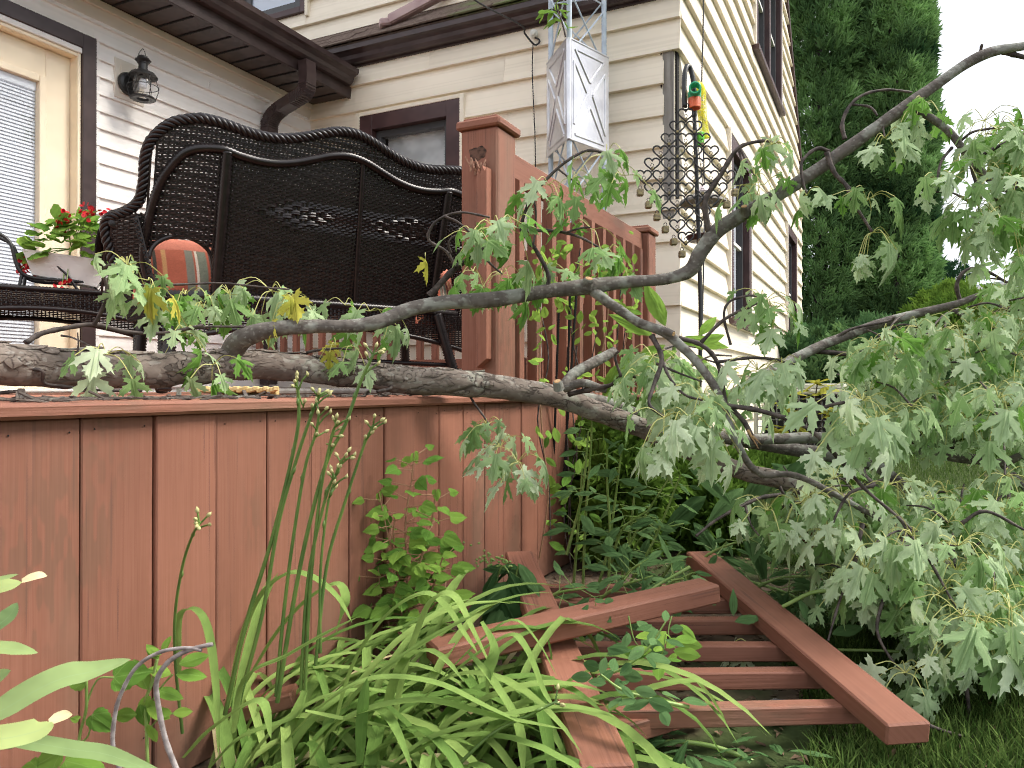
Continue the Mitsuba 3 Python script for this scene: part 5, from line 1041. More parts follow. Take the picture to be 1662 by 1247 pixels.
for rows, z0, z1, w, tone in (
    (((372, 1150), (395, 1040), (425, 970), (465, 934), (505, 940), (545, 970), (572, 1012)), 1.40, 1.34, .024, .55), (((380, 1190), (400, 1102), (463, 1068), (529, 1030), (585, 1000)), 1.30, 1.26, .020, .5), (((400, 1110), (450, 1030), (500, 975), (545, 950), (560, 980), (545, 1030)), 1.42, 1.36, .022, .6),
    (((540, 1200), (575, 1080), (629, 1000), (685, 966), (720, 985), (752, 1030), (775, 1060)), 1.42, 1.34, .023, .6), (((638, 1200), (655, 1110), (680, 1030), (705, 975), (735, 972), (765, 1025), (800, 1090)), 1.36, 1.30, .028, .75), (((560, 1150), (602, 1107), (692, 1044), (777, 995)), 1.32, 1.28, .030, .55), (((440, 1230), (520, 1150), (600, 1105), (700, 1110), (790, 1150), (880, 1190)), 1.25, 1.2, .02, .6),
    (((660, 1160), (740, 1090), (820, 1035), (850, 1050), (880, 1120), (900, 1150)), 1.4, 1.3, .018, .55), (((700, 1120), (770, 1050), (830, 1008), (870, 1040), (905, 1100)), 1.45, 1.42, .012, .5), (((500, 1240), (560, 1170), (680, 1140), (800, 1165), (920, 1185)), 1.22, 1.2, .022, .65), (((585, 1240), (590, 1160), (596, 1100)), 1.22, 1.2, .02, .2),
    (((300, 1230), (350, 1180), (420, 1140), (440, 1200)), 1.2, 1.15, .02, .55), (((290, 1100), (290, 1010), (312, 990), (335, 1020), (350, 1120), (355, 1230)), 1.35, 1.25, .016, .5), (((640, 1240), (700, 1200), (800, 1170), (900, 1150), (980, 1160), (1010, 1172)), 1.2, 1.24, .02, .6), (((495, 1155), (560, 1170), (640, 1182)), 1.22, 1.22, .014, .75), (((760, 1060), (800, 1110), (840, 1180), (850, 1260)), 1.3, 1.22, .02, .6),
    (((330, 1260), (390, 1200), (480, 1165), (500, 1120)), 1.18, 1.18, .018, .45), (((780, 1010), (800, 1060), (790, 1130)), 1.3, 1.28, .022, .5)):
    blade(pix(rows, z0, z1), w, tone)
lc = gnd(610, 1215); r2 = random.Random(21)
for i in range(250):
    px, py = r2.uniform(330, 880), r2.uniform(1130, 1330)
    b = gnd(px, py); az = math.atan2(RT[1], RT[0]) + r2.gauss(-0.1, 0.9) + (0.9 if px < 450 else 0); L = r2.uniform(.28, .62); el = r2.uniform(.55, 1.35); dr_ = r2.uniform(1.3, 2.9)
    if L > .45 and (b - EYE) @ FW < 1.3: L *= .7
    dead = r2.random() < 0.10
    if dead: L *= .6
    blade(arch(b, az, L, el, dr_, kink=(r2.randint(5, 9), r2.uniform(.5, 1.2)) if r2.random() < .3 else None), r2.uniform(.015, .026), r2.uniform(.15, .85) if not dead else .5, m='straw' if dead else 'blade_leaf') if not dead or True else None
def scape(rows, z0, z1, w, buds=6, fork=True):
    c = pix(rows, z0, z1, 6); n = len(c); key = numbered(lily + '__scape')
    obj('stalk', tube(c, np.linspace(w, w * .62, n), 7)[:2], 'scape', key, smooth=True)
    e = c[-1]; d = unit(c[-1] - c[-3])
    for k in range(buds):
        s_ = e - d * .05 * r2.random() * (1 if k > 2 else .2) ; q = s_ + unit(d + rdir() * .9) * r2.uniform(.012, .026)
        obj('bud_stem', tube([s_, q], [.0016, .0013], 5)[:2], 'scape', key)
        obj('bud', lathe([(0, -.005), (.0028, -.002), (.003, .002), (0, .007)], q, 7, axis=unit(q - s_)), 'bud', key, smooth=True)
    for t in (.55, .78): i = int(n * t); obj('bract', lathe([(0, -.012), (.0032, 0), (0, .014)], c[i] + rdir() * .002, 6, axis=unit(c[i + 1] - c[i])), 'scape', key, smooth=True)
    if fork:
        i = int(n * .84); q = c[i] + unit(unit(c[i + 1] - c[i]) + RT * .7) * .035
        obj('side_stem', tube([c[i], (c[i] + q) / 2 + d * .004, q], .0016, 5)[:2], 'scape', key); obj('bud', lathe([(0, -.005), (.003, 0), (0, .007)], q, 7, axis=d), 'bud', key, smooth=True)
mat('bud', (0.42, 0.40, 0.18), 0.6); mat('straw', plain((0.45, 0.36, 0.19), (0.56, 0.48, 0.30), 30), 0.8)
for rows, w in (((( 365, 1160), (400, 1010), (440, 880), (470, 760), (484, 690), (484, 640), (480, 622)), .0048), (((385, 1150), (425, 1000), (452, 850), (480, 750), (505, 675), (520, 640)), .0046), (((448, 1130), (460, 1000), (475, 880), (495, 760), (512, 705), (518, 672)), .0042), (((450, 1140), (475, 985), (500, 860), (530, 750), (560, 690), (585, 620), (606, 575)), .0050),
                ((( 495, 1120), (503, 960), (520, 800), (538, 710), (546, 688)), .0040), (((488, 1120), (500, 940), (528, 810), (545, 770), (556, 745)), .0040), (((512, 1080), (530, 920), (560, 815), (590, 725), (606, 690)), .0040), (((520, 1060), (520, 930), (532, 820), (545, 775)), .0034), (((296, 1190), (285, 1080), (284, 1000), (296, 920), (312, 870), (325, 848)), .0036)):
    scape(rows, 1.34, 1.30 if rows[0][0] != 296 else 1.16, w * .82)
scape(((740, 1245), (800, 1190), (860, 1160), (905, 1138)), 1.22, 1.22, .0032, 4, False)

def sprig(parent, rows, z0, z1, w, ls, n, size, tone, m='green_stem', pet_l=.02, hang=0.25, side=1.0, first=.15, name='stem', face=0.5):
    c = pix(rows, z0, z1, 6); obj(name, tube(c, np.linspace(w, w * .5, len(c)), 6)[:2], m, parent, smooth=True)
    for k in range(n):
        t = first + (1 - first) * (k + .5) / n; i = min(len(c) - 2, int(t * (len(c) - 1))); d = unit(c[i + 1] - c[i]); a = k * 2.4 + r2.uniform(-.5, .5)
        h = unit(np.cross(d, RT)); o = unit(RT * math.cos(a) * side + h * math.sin(a) * .8 + d * .25)
        q = c[i] + o * pet_l; obj('leaf_stalk', tube([c[i], q], .0012, 4)[:2], m, parent) if pet_l > .03 else None
        s = size * r2.uniform(.7, 1.15) * (1 - .35 * max(0, t - .6) / .4)
        ls.add(q, unit(o - Z * hang + rdir() * .25), unit(Z * (1 - face) - FW0 * face + rdir() * .4 + o * .1), s, tone + r2.uniform(-.3, .3))
    ls.add(c[-1], unit(c[-1] - c[-3] + rdir() * .3), unit(Z - FW0 * .6), size * .6, tone + .2)
BASIC = [(.15, -.12, .1, .1), (.3, -.25, .1, -.1), (.1, .1, .15, .15), (.4, -.1, .2, 0)]
# mulberry seedling against the skirt
mul = thing('mulberry_sapling', 'young sapling with toothed oval leaves growing against the deck skirt', 'plant'); l1 = Leaves(OVATE, 'lime_leaf', BASIC)
for rows, n, s in ((((650, 1080), (660, 950), (658, 850), (668, 780), (672, 735)), 17, .062), (((662, 1000), (685, 900), (700, 850), (708, 795)), 9, .055), (((655, 980), (640, 900), (630, 870), (615, 800)), 9, .055), (((650, 1060), (620, 980), (615, 930)), 12, .07), (((660, 1040), (668, 960), (690, 890)), 14, .07), (((655, 1060), (650, 980), (635, 900)), 12, .066), (((665, 1050), (690, 1000), (728, 960)), 8, .062), (((665, 1040), (700, 960), (720, 900)), 8, .066), (((660, 930), (640, 880), (640, 840)), 6, .055)):
    sprig(mul, rows, 1.98, 1.93, .0032, l1, int(n * 1.5), s * .9, .2, 'red_stem', .05, .2)
for p in l1.items[-9:]: pass
l1.finish(mul)
poke = thing('pokeweed', 'dark long-leaved weed with green berries beside the far end of the fallen panel', 'plant'); l2 = Leaves(LANCE, 'dark_leaf', [(.5, -.2, .1, .1), (.8, -.3, .05, -.1), (.3, -.1, .1, .1)], 1)
for rows in (((780, 1010), (800, 960), (815, 920), (830, 935)), ((800, 1020), (830, 960), (842, 915)), ((870, 1000), (850, 950), (830, 930))): sprig(poke, rows, 2.15, 2.1, .004, l2, 7, .17, .25, 'green_stem', .01, .7)
obj('berries', mesh_of([lathe([(0, -.004), (.0042, 0), (0, .004)], at(755 + 9 * i + r2.uniform(-5, 5), 880 + 2.4 * i ** 1.35 + r2.uniform(-5, 5), 2.05), 6) for i in range(9)] + [lathe([(0, -.004), (.0045, 0), (0, .004)], at(r2.uniform(772, 830), r2.uniform(902, 920), 2.05), 6) for i in range(40)]), 'lime_stem' if False else 'green_stem', poke, smooth=True, kind='stuff')
l2.finish(poke)
# seedlings at the lower left
sd = thing('seedling', 'small seedling with toothed heart-shaped leaves low against the skirt at far left', 'plant'); l3 = Leaves(OVATE, 'lime_leaf', BASIC)
for px, py, s, dx, dy in ((140, 1105, .055, -.8, .2), (185, 1100, .075, 1, .2), (150, 1160, .055, 1, -.9), (128, 1168, .02, -1, .3), (100, 1220, .07, -.6, -.3), (105, 1235, .085, 1, -.2), (60, 1245, .06, -.4, -.2)):
    p = at(px, py, 1.12); l3.add(p, unit(RT * dx + UP * dy), unit(Z * .6 - FW * .7 + rdir() * .2), s * .75, .25 + r2.uniform(-.1, .2))
obj('stem', mesh_of([tube(pix(((125, 1230), (130, 1190), (140, 1150), (140, 1105)), 1.14, 1.12), .0022, 6), tube(pix(((135, 1170), (145, 1130), (160, 1102), (185, 1100)), 1.13, 1.12), .0014, 5), tube(pix(((120, 1210), (142, 1196), (150, 1160)), 1.14, 1.12), .0013, 5)]), 'green_stem', sd, smooth=True); l3.finish(sd)
sd2 = thing('seedling', 'small ash-like seedling with pale green leaflets behind the grey twig', 'plant'); l3 = Leaves(OVAL, 'lime_leaf', BASIC)
for px, py, s, dx, dy in ((258, 1070, .035, -1, 1.2), (262, 1063, .03, -1, .5), (262, 1060, .03, .3, 1), (278, 1095, .045, -1, .3), (285, 1095, .05, 1, .1), (290, 1078, .05, 1, .35), (240, 1120, .06, -.5, 1), (245, 1130, .05, -.7, -.7), (238, 1135, .035, .2, -.3), (222, 1160, .05, -1, .0), (227, 1143, .05, .1, -1), (238, 1150, .045, 1, -.4), (280, 1158, .035, -1, .05), (280, 1158, .035, 1, .1), (240, 1175, .04, .2, -1), (250, 1120, .05, 1, -.1)):
    p = at(px, py, 1.17); l3.add(p, unit(RT * dx + UP * dy), unit(Z * .6 - FW * .7 + rdir() * .25), s * .85, .45 + r2.uniform(-.3, .3))
obj('stem', mesh_of([tube(pix(((240, 1250), (238, 1190), (236, 1140), (246, 1110), (255, 1070)), 1.18, 1.17), .0026, 6), tube(pix(((238, 1150), (262, 1115), (280, 1095)), 1.18, 1.17), .0014, 5), tube(pix(((236, 1190), (260, 1165), (282, 1158)), 1.18, 1.17), .0012, 5)]), 'green_stem', sd2, smooth=True); l3.finish(sd2)
dt = thing('dry_twig', 'bare grey forked twig bent over in the lower left', 'twig'); mat('grey_twig', plain((0.20, 0.17, 0.165), (0.36, 0.32, 0.31), 90), 0.8)
for rows, w in ((((200, 1262), (184, 1215), (186, 1165), (197, 1125), (222, 1082), (262, 1058), (305, 1052), (327, 1056)), .0042), (((292, 1262), (270, 1205), (258, 1150), (254, 1108), (268, 1080), (292, 1062), (322, 1051), (345, 1046)), .0052)):
    c = pix(rows, 1.02, 1.0, 6); obj('branch', tube(c, w * .62 * (1 + .12 * (np.arange(len(c)) % 5 == 0)) * np.linspace(1.2, .85, len(c)), 7)[:2], 'grey_twig', dt, smooth=True)
iris = thing('iris', 'broad blue-green sword leaves with browned tips entering at the left edge', 'plant')
for rows, z0, z1, w, tone, m, tipm in ((((-60, 1180), (0, 1155), (60, 1120), (105, 1100), (150, 1090), (213, 1070)), .72, .80, .030, .55, 'iris_leaf', None), (((-80, 1205), (0, 1200), (60, 1187), (85, 1172)), .70, .74, .026, .95, 'iris_leaf', 1), (((-60, 1195), (0, 1197), (60, 1207), (120, 1217), (170, 1224), (230, 1245), (300, 1275)), .74, .80, .017, .45, 'iris_leaf', None), (((-80, 975), (0, 955), (36, 945)), .70, .72, .016, .9, 'iris_leaf', 2), (((-60, 1060), (-10, 1020), (15, 1000), (28, 978)), .74, .76, .020, .35, 'iris_leaf', None), (((-90, 1050), (-20, 1052), (20, 1054), (62, 1060)), .72, .75, .015, .6, 'iris_leaf', None), (((-60, 1135), (-10, 1105), (18, 1088)), .74, .75, .016, .6, 'iris_leaf', None), (((-60, 1205), (0, 1205), (50, 1202)), .75, .77, .018, .5, 'iris_leaf', None), (((-60, 945), (0, 940), (30, 932)), .74, .75, .006, .6, 'iris_leaf', None)):
    c = pix(rows, z0, z1, 5); v, f, uv = ribbon(c, w, .12, UP * .8 - FW * .6, tone); obj('leaf', (v, f), m, iris, smooth=True, uv=uv)
    if tipm:
        t = pix(((36, 945), (60, 938), (77, 935)), .72, .73, 4) if tipm == 2 else pix(((80, 1174), (100, 1166), (118, 1160)), .74, .75, 4)
        v, f, uv = ribbon(t, .010 if tipm == 2 else .012, .3, UP * .8 - FW * .6, .4, blunt=False); obj('withered_tip', (v, f), 'straw' if tipm == 1 else 'straw', iris, uv=uv, smooth=True)
leaf_mat('iris_leaf', (0.10, 0.22, 0.10), (0.42, 0.50, 0.20), (0.30, 0.42, 0.24), 0.45, 0.6)
# peony bed at the corner of the deck
leaf_rows = [(.35, -.2, .08, .1), (.6, -.3, .06, -.1), (.2, -.12, .1, .15)]
for lab, seed, stems in (('leafy peony with upright pale stems and glossy dark leaves in front of the deck corner', 1, [((945, 990), (950, 850), (958, 740), (962, 660)), ((985, 1000), (990, 870), (985, 780), (986, 730)), ((930, 960), (938, 860), (945, 760)), ((960, 985), (985, 900), (1000, 800), (1010, 720)), ((1000, 985), (1020, 880), (1030, 800), (1035, 745)), ((920, 900), (945, 800), (955, 700))]),
                         ('leafy peony knocked over to the right, stems slanting across the bed', 2, [((985, 960), (1040, 850), (1090, 770)), ((1000, 985), (1060, 880), (1105, 770)), ((990, 920), (1010, 860), (1050, 830)), ((1060, 990), (1130, 930), (1180, 880)), ((1100, 960), (1150, 900), (1230, 870)), ((1010, 930), (1045, 870), (1110, 850)), ((1200, 970), (1260, 940), (1330, 935)), ((1230, 990), (1290, 960), (1380, 960)), ((1040, 990), (1080, 930), (1105, 895))]),
                         ('leafy peony stems flattened over the fallen panel, lowest of the bed', 3, [((860, 1000), (900, 965), (950, 955)), ((940, 1010), (990, 960), (1060, 935)), ((1040, 985), (1090, 945), (1110, 940)), ((1270, 1010), (1330, 990), (1400, 1010)), ((1280, 1060), (1330, 1030), (1390, 1050)), ((1200, 940), (1270, 960), (1320, 985)), ((1330, 1100), (1400, 1060), (1470, 1050)), ((1000, 960), (1020, 930), (1040, 915))])):
    pe = thing('peony', lab, 'plant'); l4 = Leaves(LANCE, 'dark_leaf', leaf_rows, 1); r2 = random.Random(40 + seed)
    for rows in stems:
        z = 2.55 + r2.uniform(-.15, .1) if seed < 3 else 2.15; z = z if rows[0][0] < 1180 else 2.3
        sprig(pe, rows, z, z - .1, .0055, l4, 9 if seed == 1 else 11, .078, .55, 'green_stem', .045, .25)
    l4.finish(pe, 260)
    r2 = random.Random(77)
bl = thing('broad_leaved_plant', 'plant with large smooth oval leaves behind the slanting branch at the house corner', 'plant'); l5 = Leaves(LANCE, 'lime_leaf', leaf_rows, 1)
for px, py, s, dx, dy in ((1100, 552, .22, 1, .0), (1080, 530, .2, -.4, 1), (1100, 570, .24, -1, -.15), (1060, 545, .2, -.8, .5), (1130, 560, .13, 1, .5), (1135, 545, .12, .6, .8), (1040, 575, .22, -1, -.6), (1080, 560, .24, -1, -.5), (1120, 575, .16, .8, -.5), (1005, 590, .15, -.6, -1)):
    l5.add(at(px, py, 3.1 + r2.uniform(-.1, .1)), unit(RT * dx + UP * dy), unit(Z * .5 - FW * .8 + rdir() * .35), s * 1.0, .45)
obj('stem', mesh_of([tube(pix(((1090, 760), (1085, 650), (1095, 560)), 3.15, 3.1), .008, 6), tube(pix(((1060, 760), (1050, 660), (1040, 575)), 3.15, 3.1), .007, 6)]), 'green_stem', bl, smooth=True); l5.finish(bl)
ho = thing('hosta', 'hosta with pleated oval leaves under the forked logs', 'plant'); l6 = Leaves(LANCE, 'dark_leaf', [(.5, -.2, .3, .1), (.7, -.1, .2, -.1)], 1)
for k in range(18):
    px, py = r2.uniform(1090, 1390), r2.uniform(740, 850); l6.add(at(px, py, 2.85 + r2.uniform(-.2, .3)), unit(RT * r2.uniform(-1, 1) - Z * .35 - FW0 * .5), unit(Z - FW0 * .6 + rdir() * .3), r2.uniform(.17, .27), r2.uniform(.2, .9))
l6.finish(ho)
cl = thing('clematis', 'thin-stemmed climber with lime and reddish leaves over the standing balusters', 'plant'); l7 = Leaves(OVAL, 'lime_leaf', BASIC); r2 = random.Random(5)
for k in range(15):
    x = r2.uniform(880, 1030); y0 = r2.uniform(860, 930); y1 = r2.uniform(400, 700); zz = 2.8 + (x - 880) / 150 * 1.0 - .12
    rows = [(x + r2.uniform(-14, 14), y0 + (y1 - y0) * t) for t in (0, .25, .5, .75, 1)]
    c = pix(rows, zz, zz, 5); obj('stem', tube(c, .0028, 5)[:2], 'twig_bark' if k % 3 else 'red_stem', cl, smooth=True)
for k in range(190):
    x, y = r2.uniform(865, 1040), r2.triangular(370, 760, 430); zz = 2.72 + max(0, x - 880) / 150 * 1.0 - .12
    if y > 560 and k % 2: continue
    l7.add(at(x, y, zz), unit(rdir() - Z * .3), unit(Z * .5 - FW * .8 + rdir() * .5), r2.uniform(.03, .06), r2.uniform(.35, 1))
for k in range(40):
    l7.add(at(r2.uniform(885, 960), r2.uniform(690, 900), 2.75), unit(rdir() - Z * .3), unit(Z * .5 - FW * .8 + rdir() * .5), r2.uniform(.035, .065), r2.uniform(.0, .6))
l7.finish(cl)
for k, (xa, xb) in enumerate(((908, 893), (936, 905), (925, 915))):
    sk = thing('plant_stake', ('leftmost of three thin dark stakes leaning on the railing in the climber', 'rightmost of three thin dark stakes among the climber stems', 'middle one of three thin dark stakes among the climber stems')[k], 'stake')
    scene[sk] = mikit.ply(rod(gnd(xb, 915), at(xa, 470, 2.85), .005, 6)[:2], 'wet_cable')
ye = thing('yellow_shrub', 'small shrub with golden yellow-green leaf whorls in front of the air conditioner', 'shrub'); l8 = Leaves(OVAL, 'yellow_leaf', BASIC, tones=(.05, .3, .6, .9))
for px, py in ((1327, 621), (1340, 628), (1312, 665), (1300, 672), (1340, 672), (1352, 668), (1285, 668), (1268, 655), (1275, 695), (1290, 640), (1260, 700), (1300, 700), (1180, 605), (1325, 640)):
    b = at(px, py, 5.6)
    for a in range(6): l8.add(b, unit(RT * math.cos(a * 1.05) + FW0 * math.sin(a * 1.05) + Z * r2.uniform(-.3, .8)), unit(Z + rdir() * .3), r2.uniform(.08, .13), r2.uniform(0, .5))
    obj('twig', tube(curve([V(b[0], b[1], 0) * .3 + gnd(1290, 790) * .7 if False else at(1290, 760, 5.7), at((px + 1290) / 2 + 8, (py + 740) / 2, 5.65), b], 4), .005, 5)[:2], 'twig_bark', ye, smooth=True)
l8.finish(ye)
ro = thing('rose_cane', 'torn green rose cane with small oval leaflets lying over the fallen rails', 'plant'); l9 = Leaves(OVAL, 'dark_leaf', BASIC); l9b = Leaves(OVAL, 'lime_leaf', BASIC)
for rows, n, w, hi in ((((1120, 920), (1060, 955), (1020, 985), (985, 1015), (970, 1030)), 14, .0055, 0), (((970, 1100), (1010, 1085), (1050, 1055), (1080, 1010)), 18, .004, 0), (((1118, 1148), (1060, 1135), (1010, 1120), (975, 1095)), 13, .0045, 0), (((1020, 1000), (1030, 1040), (1050, 1060)), 9, .002, 0), (((1060, 1080), (1075, 1060), (1080, 1030)), 10, .002, 1), (((1105, 920), (1120, 955), (1130, 975)), 5, .002, 0), (((1090, 1000), (1085, 1030), (1100, 1060)), 6, .002, 1), (((985, 1015), (970, 990), (965, 975)), 5, .0018, 0)):
    z = (.72 - .21) * FPX / (rows[1][1] - 631); z = min(z, 2.0)
    sprig(ro, rows, z, z - .02, w * .8, l9b if hi else l9, n, .048, .55 if not hi else .35, 'green_stem', .02, .15)
l9.finish(ro); l9b.finish(ro)
st_ = thing('cut_stalk', 'long pale green cut stalks lying on the soil near the bottom edge', 'plant'); l10 = Leaves(LANCE, 'dark_leaf', leaf_rows, 1)
for rows, w in ((((1030, 1225), (1080, 1205), (1140, 1208), (1200, 1226), (1270, 1262)), .005), (((1020, 1215), (1060, 1238), (1110, 1262)), .005), (((1270, 985), (1330, 960), (1420, 970)), .005), (((1360, 1055), (1420, 1056), (1460, 1058)), .004)):
    obj('stalk', tube(pix(rows, 1.55 if rows[0][1] > 1100 else 1.95, 1.5 if rows[0][1] > 1100 else 1.9), w, 6)[:2], 'green_stem', st_, smooth=True)
for k in range(22):
    px, py = r2.uniform(1040, 1290), r2.uniform(1180, 1262); l10.add(gnd(px, py, .03), unit(rdir() * (1, 1, .2) + Z * .2), unit(Z + rdir() * .5), r2.uniform(.05, .09), r2.uniform(.1, .6))
for px, py, s, dx, dy in ((1192, 1010, .075, 1, .35), (1190, 1000, .06, .1, 1), (1330, 1000, .08, .2, 1), (1350, 1030, .09, 1, .4), (1320, 1020, .08, -.3, 1)): l10.add(at(px, py, 1.92), unit(RT * dx + UP * dy), unit(Z * .7 - FW * .6), s, .5)
l10.finish(st_)
ms = thing('mast_creeper', 'leafy twig poking up beside the top of the lattice mast', 'plant'); l11 = Leaves(LANCE, 'lime_leaf', BASIC)
sprig(ms, ((918, 60), (912, 35), (903, 10), (905, -25)), 4.6, 4.58, .006, l11, 16, .10, .45, 'twig_bark', .02, .3); sprig(ms, ((905, 20), (895, 15), (885, 22)), 4.6, 4.58, .004, l11, 8, .08, .6, 'twig_bark', .02, .3); l11.finish(ms)
# geranium in the planter
ge = thing('geranium', 'geranium with round bright leaves and red flower heads in the white planter', 'potted plant'); l12 = Leaves(ROUND, 'lime_leaf', [(.1, .2, .3, 0), (.25, -.2, .2, .1), (.05, .25, .1, -.1)], 1); r2 = random.Random(9)
g0 = PP(-.01, 0, .14); mat('red_petal', plain((0.55, 0.012, 0.02), (0.40, 0.01, 0.015), 70), 0.6)
for k in range(95):
    d = rdir(); d[2] = abs(d[2]) * 1.0 - .05; q = g0 + ux * d[0] * .16 + uy * d[1] * .10 + Z * (d[2] * .21 + .0)
    l12.add(q, unit(d * (1, 1, .3) + rdir() * .3 - Z * .15), unit(Z * .4 + d * .9 - FW * .4 + rdir() * .35), r2.uniform(.05, .085), r2.uniform(.1, .85))
for px, py, sx, sy in ((72, 432, 0, -.3), (150, 350, .3, 1), (112, 360, 0, 1), (90, 432, 0, 0), (110, 462, 0, -1)): pass
for px, py in ((42, 425), (48, 440), (35, 436), (105, 352), (140, 340), (146, 348), (158, 342), (181, 347), (108, 462), (100, 465), (103, 366)):
    b = at(px, py, 3.36); hd = numbered(ge + '__flower'); obj('stalk', tube(curve([g0 + Z * .05, (g0 + b) / 2 + Z * .05, b], 5), .0022, 5)[:2], 'green_stem', hd)
    for k in range(9):
        d = rdir(); p = b + d * .016; v2 = bent((np.array([(0, 0), (.3, .4), (.8, .45), (1, .15), (1, -.15), (.8, -.45), (.3, -.4)]), np.array([(0, 2, 1), (0, 3, 2), (0, 4, 3), (0, 5, 4), (0, 6, 5)])), .2, .1, .1, .1, k)
        x = unit(d + rdir() * .6); y = unit(np.cross(x, rdir())); obj('petal', (v2[0] @ np.stack([x, y, np.cross(x, y)]) * .020 + p, v2[1]), 'red_petal', hd)
l12.finish(ge)
# ---------------------------------------------------------------- evergreens, shrubs and lawn
def foliage(centres, sizes, out_dirs, seed, fingers=7, spread=1.0, tone=(0, 1), wid=.09):
    r = np.random.RandomState(seed); n = len(centres); x = out_dirs / np.linalg.norm(out_dirs, axis=1, keepdims=True)
    y = np.cross(x, r.randn(n, 3)); y /= np.linalg.norm(y, axis=1, keepdims=True); zax = np.cross(x, y); vs = []
    for k in range(fingers):
        a = (k - (fingers - 1) / 2) / fingers * 2.0 * spread; L = 1 - .35 * abs(a); ca, sa = math.cos(a), math.sin(a)
        base = (k % 2) * .18
        d = x * ca + y * sa; s = -x * sa + y * ca; o = centres + x * (base * sizes[:, None]); sz = sizes[:, None]
        vs += [o, o + (d * .55 * L + s * wid) * sz + zax * .04 * sz, o + d * L * sz - zax * .10 * sz, o + (d * .55 * L - s * wid) * sz + zax * .04 * sz]
    v = np.stack(vs, 1).reshape(-1, 3); m = fingers; q = np.arange(n * m)[:, None] * 4 + np.array([[0, 1, 2, 3]]); f = np.vstack([q[:, :3], q[:, [0, 2, 3]]])
    t = tone[0] + (tone[1] - tone[0]) * np.clip(1.9 * meshkit.fbm(centres * 1.5, 3, seed) - .55 + .35 * r.rand(n), 0, 1); uv = np.stack([.5 + 10 * np.floor(t * 99), np.full(n, .6)], 1).repeat(4 * m, 0); return v, f, uv
leaf_mat('evergreen_spray', (0.026, 0.072, 0.032), (0.27, 0.46, 0.17), (0.05, 0.1, 0.04), 0.6, 0.35)
leaf_mat('shrub_leaf', (0.06, 0.12, 0.02), (0.22, 0.36, 0.06), (0.2, 0.3, 0.08), 0.5, 0.6)
def arbor(px, depth, H, R, label, n, seed):
    t = thing('evergreen', label, 'tree', None); b = at(px, 640, depth); b = V(b[0], b[1], 0); r = np.random.RandomState(seed)
    obj('trunk', tube([b, b + Z * H * .5, b + Z * H * .96], [.13, .09, .02], 9)[:2], 'twig_bark', t, smooth=True)
    u = r.rand(n); zz = .25 + (H - .3) * u ** 0.9; a = r.rand(n) * 2 * math.pi
    prof = np.minimum(1, .72 + zz / 3.0 * .28) * np.clip((H - zz) / (H * .55), 0, 1) ** .6
    P0 = np.stack([np.cos(a), np.sin(a), zz * 0], 1)
    lump = .62 + .76 * meshkit.fbm(np.stack([np.cos(a) * 1.6, np.sin(a) * 1.6, zz * .75], 1) * 1.5 + seed * 7, 3, seed)
    rad = R * prof * lump * (1 - .42 * r.rand(n) ** 2.2)
    c = b + P0 * rad[:, None] + Z * zz[:, None]
    d = P0 + Z * (.9 + .5 * r.rand(n))[:, None] + .45 * r.randn(n, 3)
    v, f, uv = foliage(c, r.uniform(.13, .26, n), d, seed, 7, 1.0, wid=.085); obj('crown', (v, f), 'evergreen_spray', t, uv=uv)
    for k in range(10):
        a_, z_ = r.rand() * 6.3, r.uniform(.6, H * .8); obj('branch', tube([b + Z * z_, b + Z * (z_ + .6) + V(math.cos(a_), math.sin(a_), 0) * R * .75], [.03, .008], 5)[:2], 'twig_bark', t)
arbor(1333, 14.5, 13.5, .76, 'tall dark columnar evergreen next to the far end of the house', 15000, 3)
arbor(1450, 14.2, 13.5, .66, 'tall dark columnar evergreen with full outline against the sky, middle of the row', 15000, 4)
arbor(1468, 15.6, 15.0, .5, 'tall dark columnar evergreen half hidden at the back right of the row', 9000, 5)
arbor(1396, 17.0, 12.0, .6, 'tall dark columnar evergreen seen only in the gap between its front neighbours', 3500, 6)
def shrub(px, depth, h, w, label, n, seed, m, tone=(0, 1), name='shrub', size=(.10, .2), fing=5):
    t = thing(name, label, 'shrub'); b = at(px, 640, depth); b = V(b[0], b[1], 0); r = np.random.RandomState(seed)
    d = r.randn(n, 3); d /= np.linalg.norm(d, axis=1, keepdims=True); lump = .7 + .6 * meshkit.fbm(d * 2 + seed, 3, seed)
    c = b + Z * h * .5 + d * V(w, w, h * .52) * (lump * (1 - .5 * r.rand(n) ** 2))[:, None]; c[:, 2] = np.maximum(c[:, 2], .03)
    v, f, uv = foliage(c, r.uniform(*size, n), d + .7 * r.randn(n, 3) + Z * .3, seed, fing, 1.2, tone, .16); obj('foliage', (v, f), m, t, uv=uv)
    for k in range(7): a_ = r.rand() * 6.3; obj('stem', tube([b + V(math.cos(a_), math.sin(a_), 0) * .05, b + Z * h * .7 + V(math.cos(a_), math.sin(a_), 0) * w * .5], [.015, .005], 5)[:2], 'twig_bark', t)
shrub(1540, 13.0, 2.5, .7, 'bright lime-green bush right of the evergreens, below the neighbour roof', 2600, 21, 'shrub_leaf', (.4, 1))
shrub(1330, 9.5, 1.35, .75, 'low dark bush behind the air conditioner', 2500, 22, 'evergreen_spray', (0, .6))
shrub(1425, 9.0, 1.45, .8, 'dark rounded bush right of the air conditioner', 2500, 23, 'evergreen_spray', (0, .8))
shrub(1610, 10.5, 2.0, 1.2, 'wide mid-green bush at the right edge behind the maple crown', 3000, 24, 'shrub_leaf', (0, .5))
shrub(1510, 10.5, 1.7, .9, 'mid-green bush behind the maple crown, left of the wide one', 2500, 25, 'shrub_leaf', (0, .4))
shrub(1250, 4.2, .30, .40, 'low dark leafy ground bush below the side window', 2000, 26, 'shrub_leaf', (0, .35), size=(.07, .13))
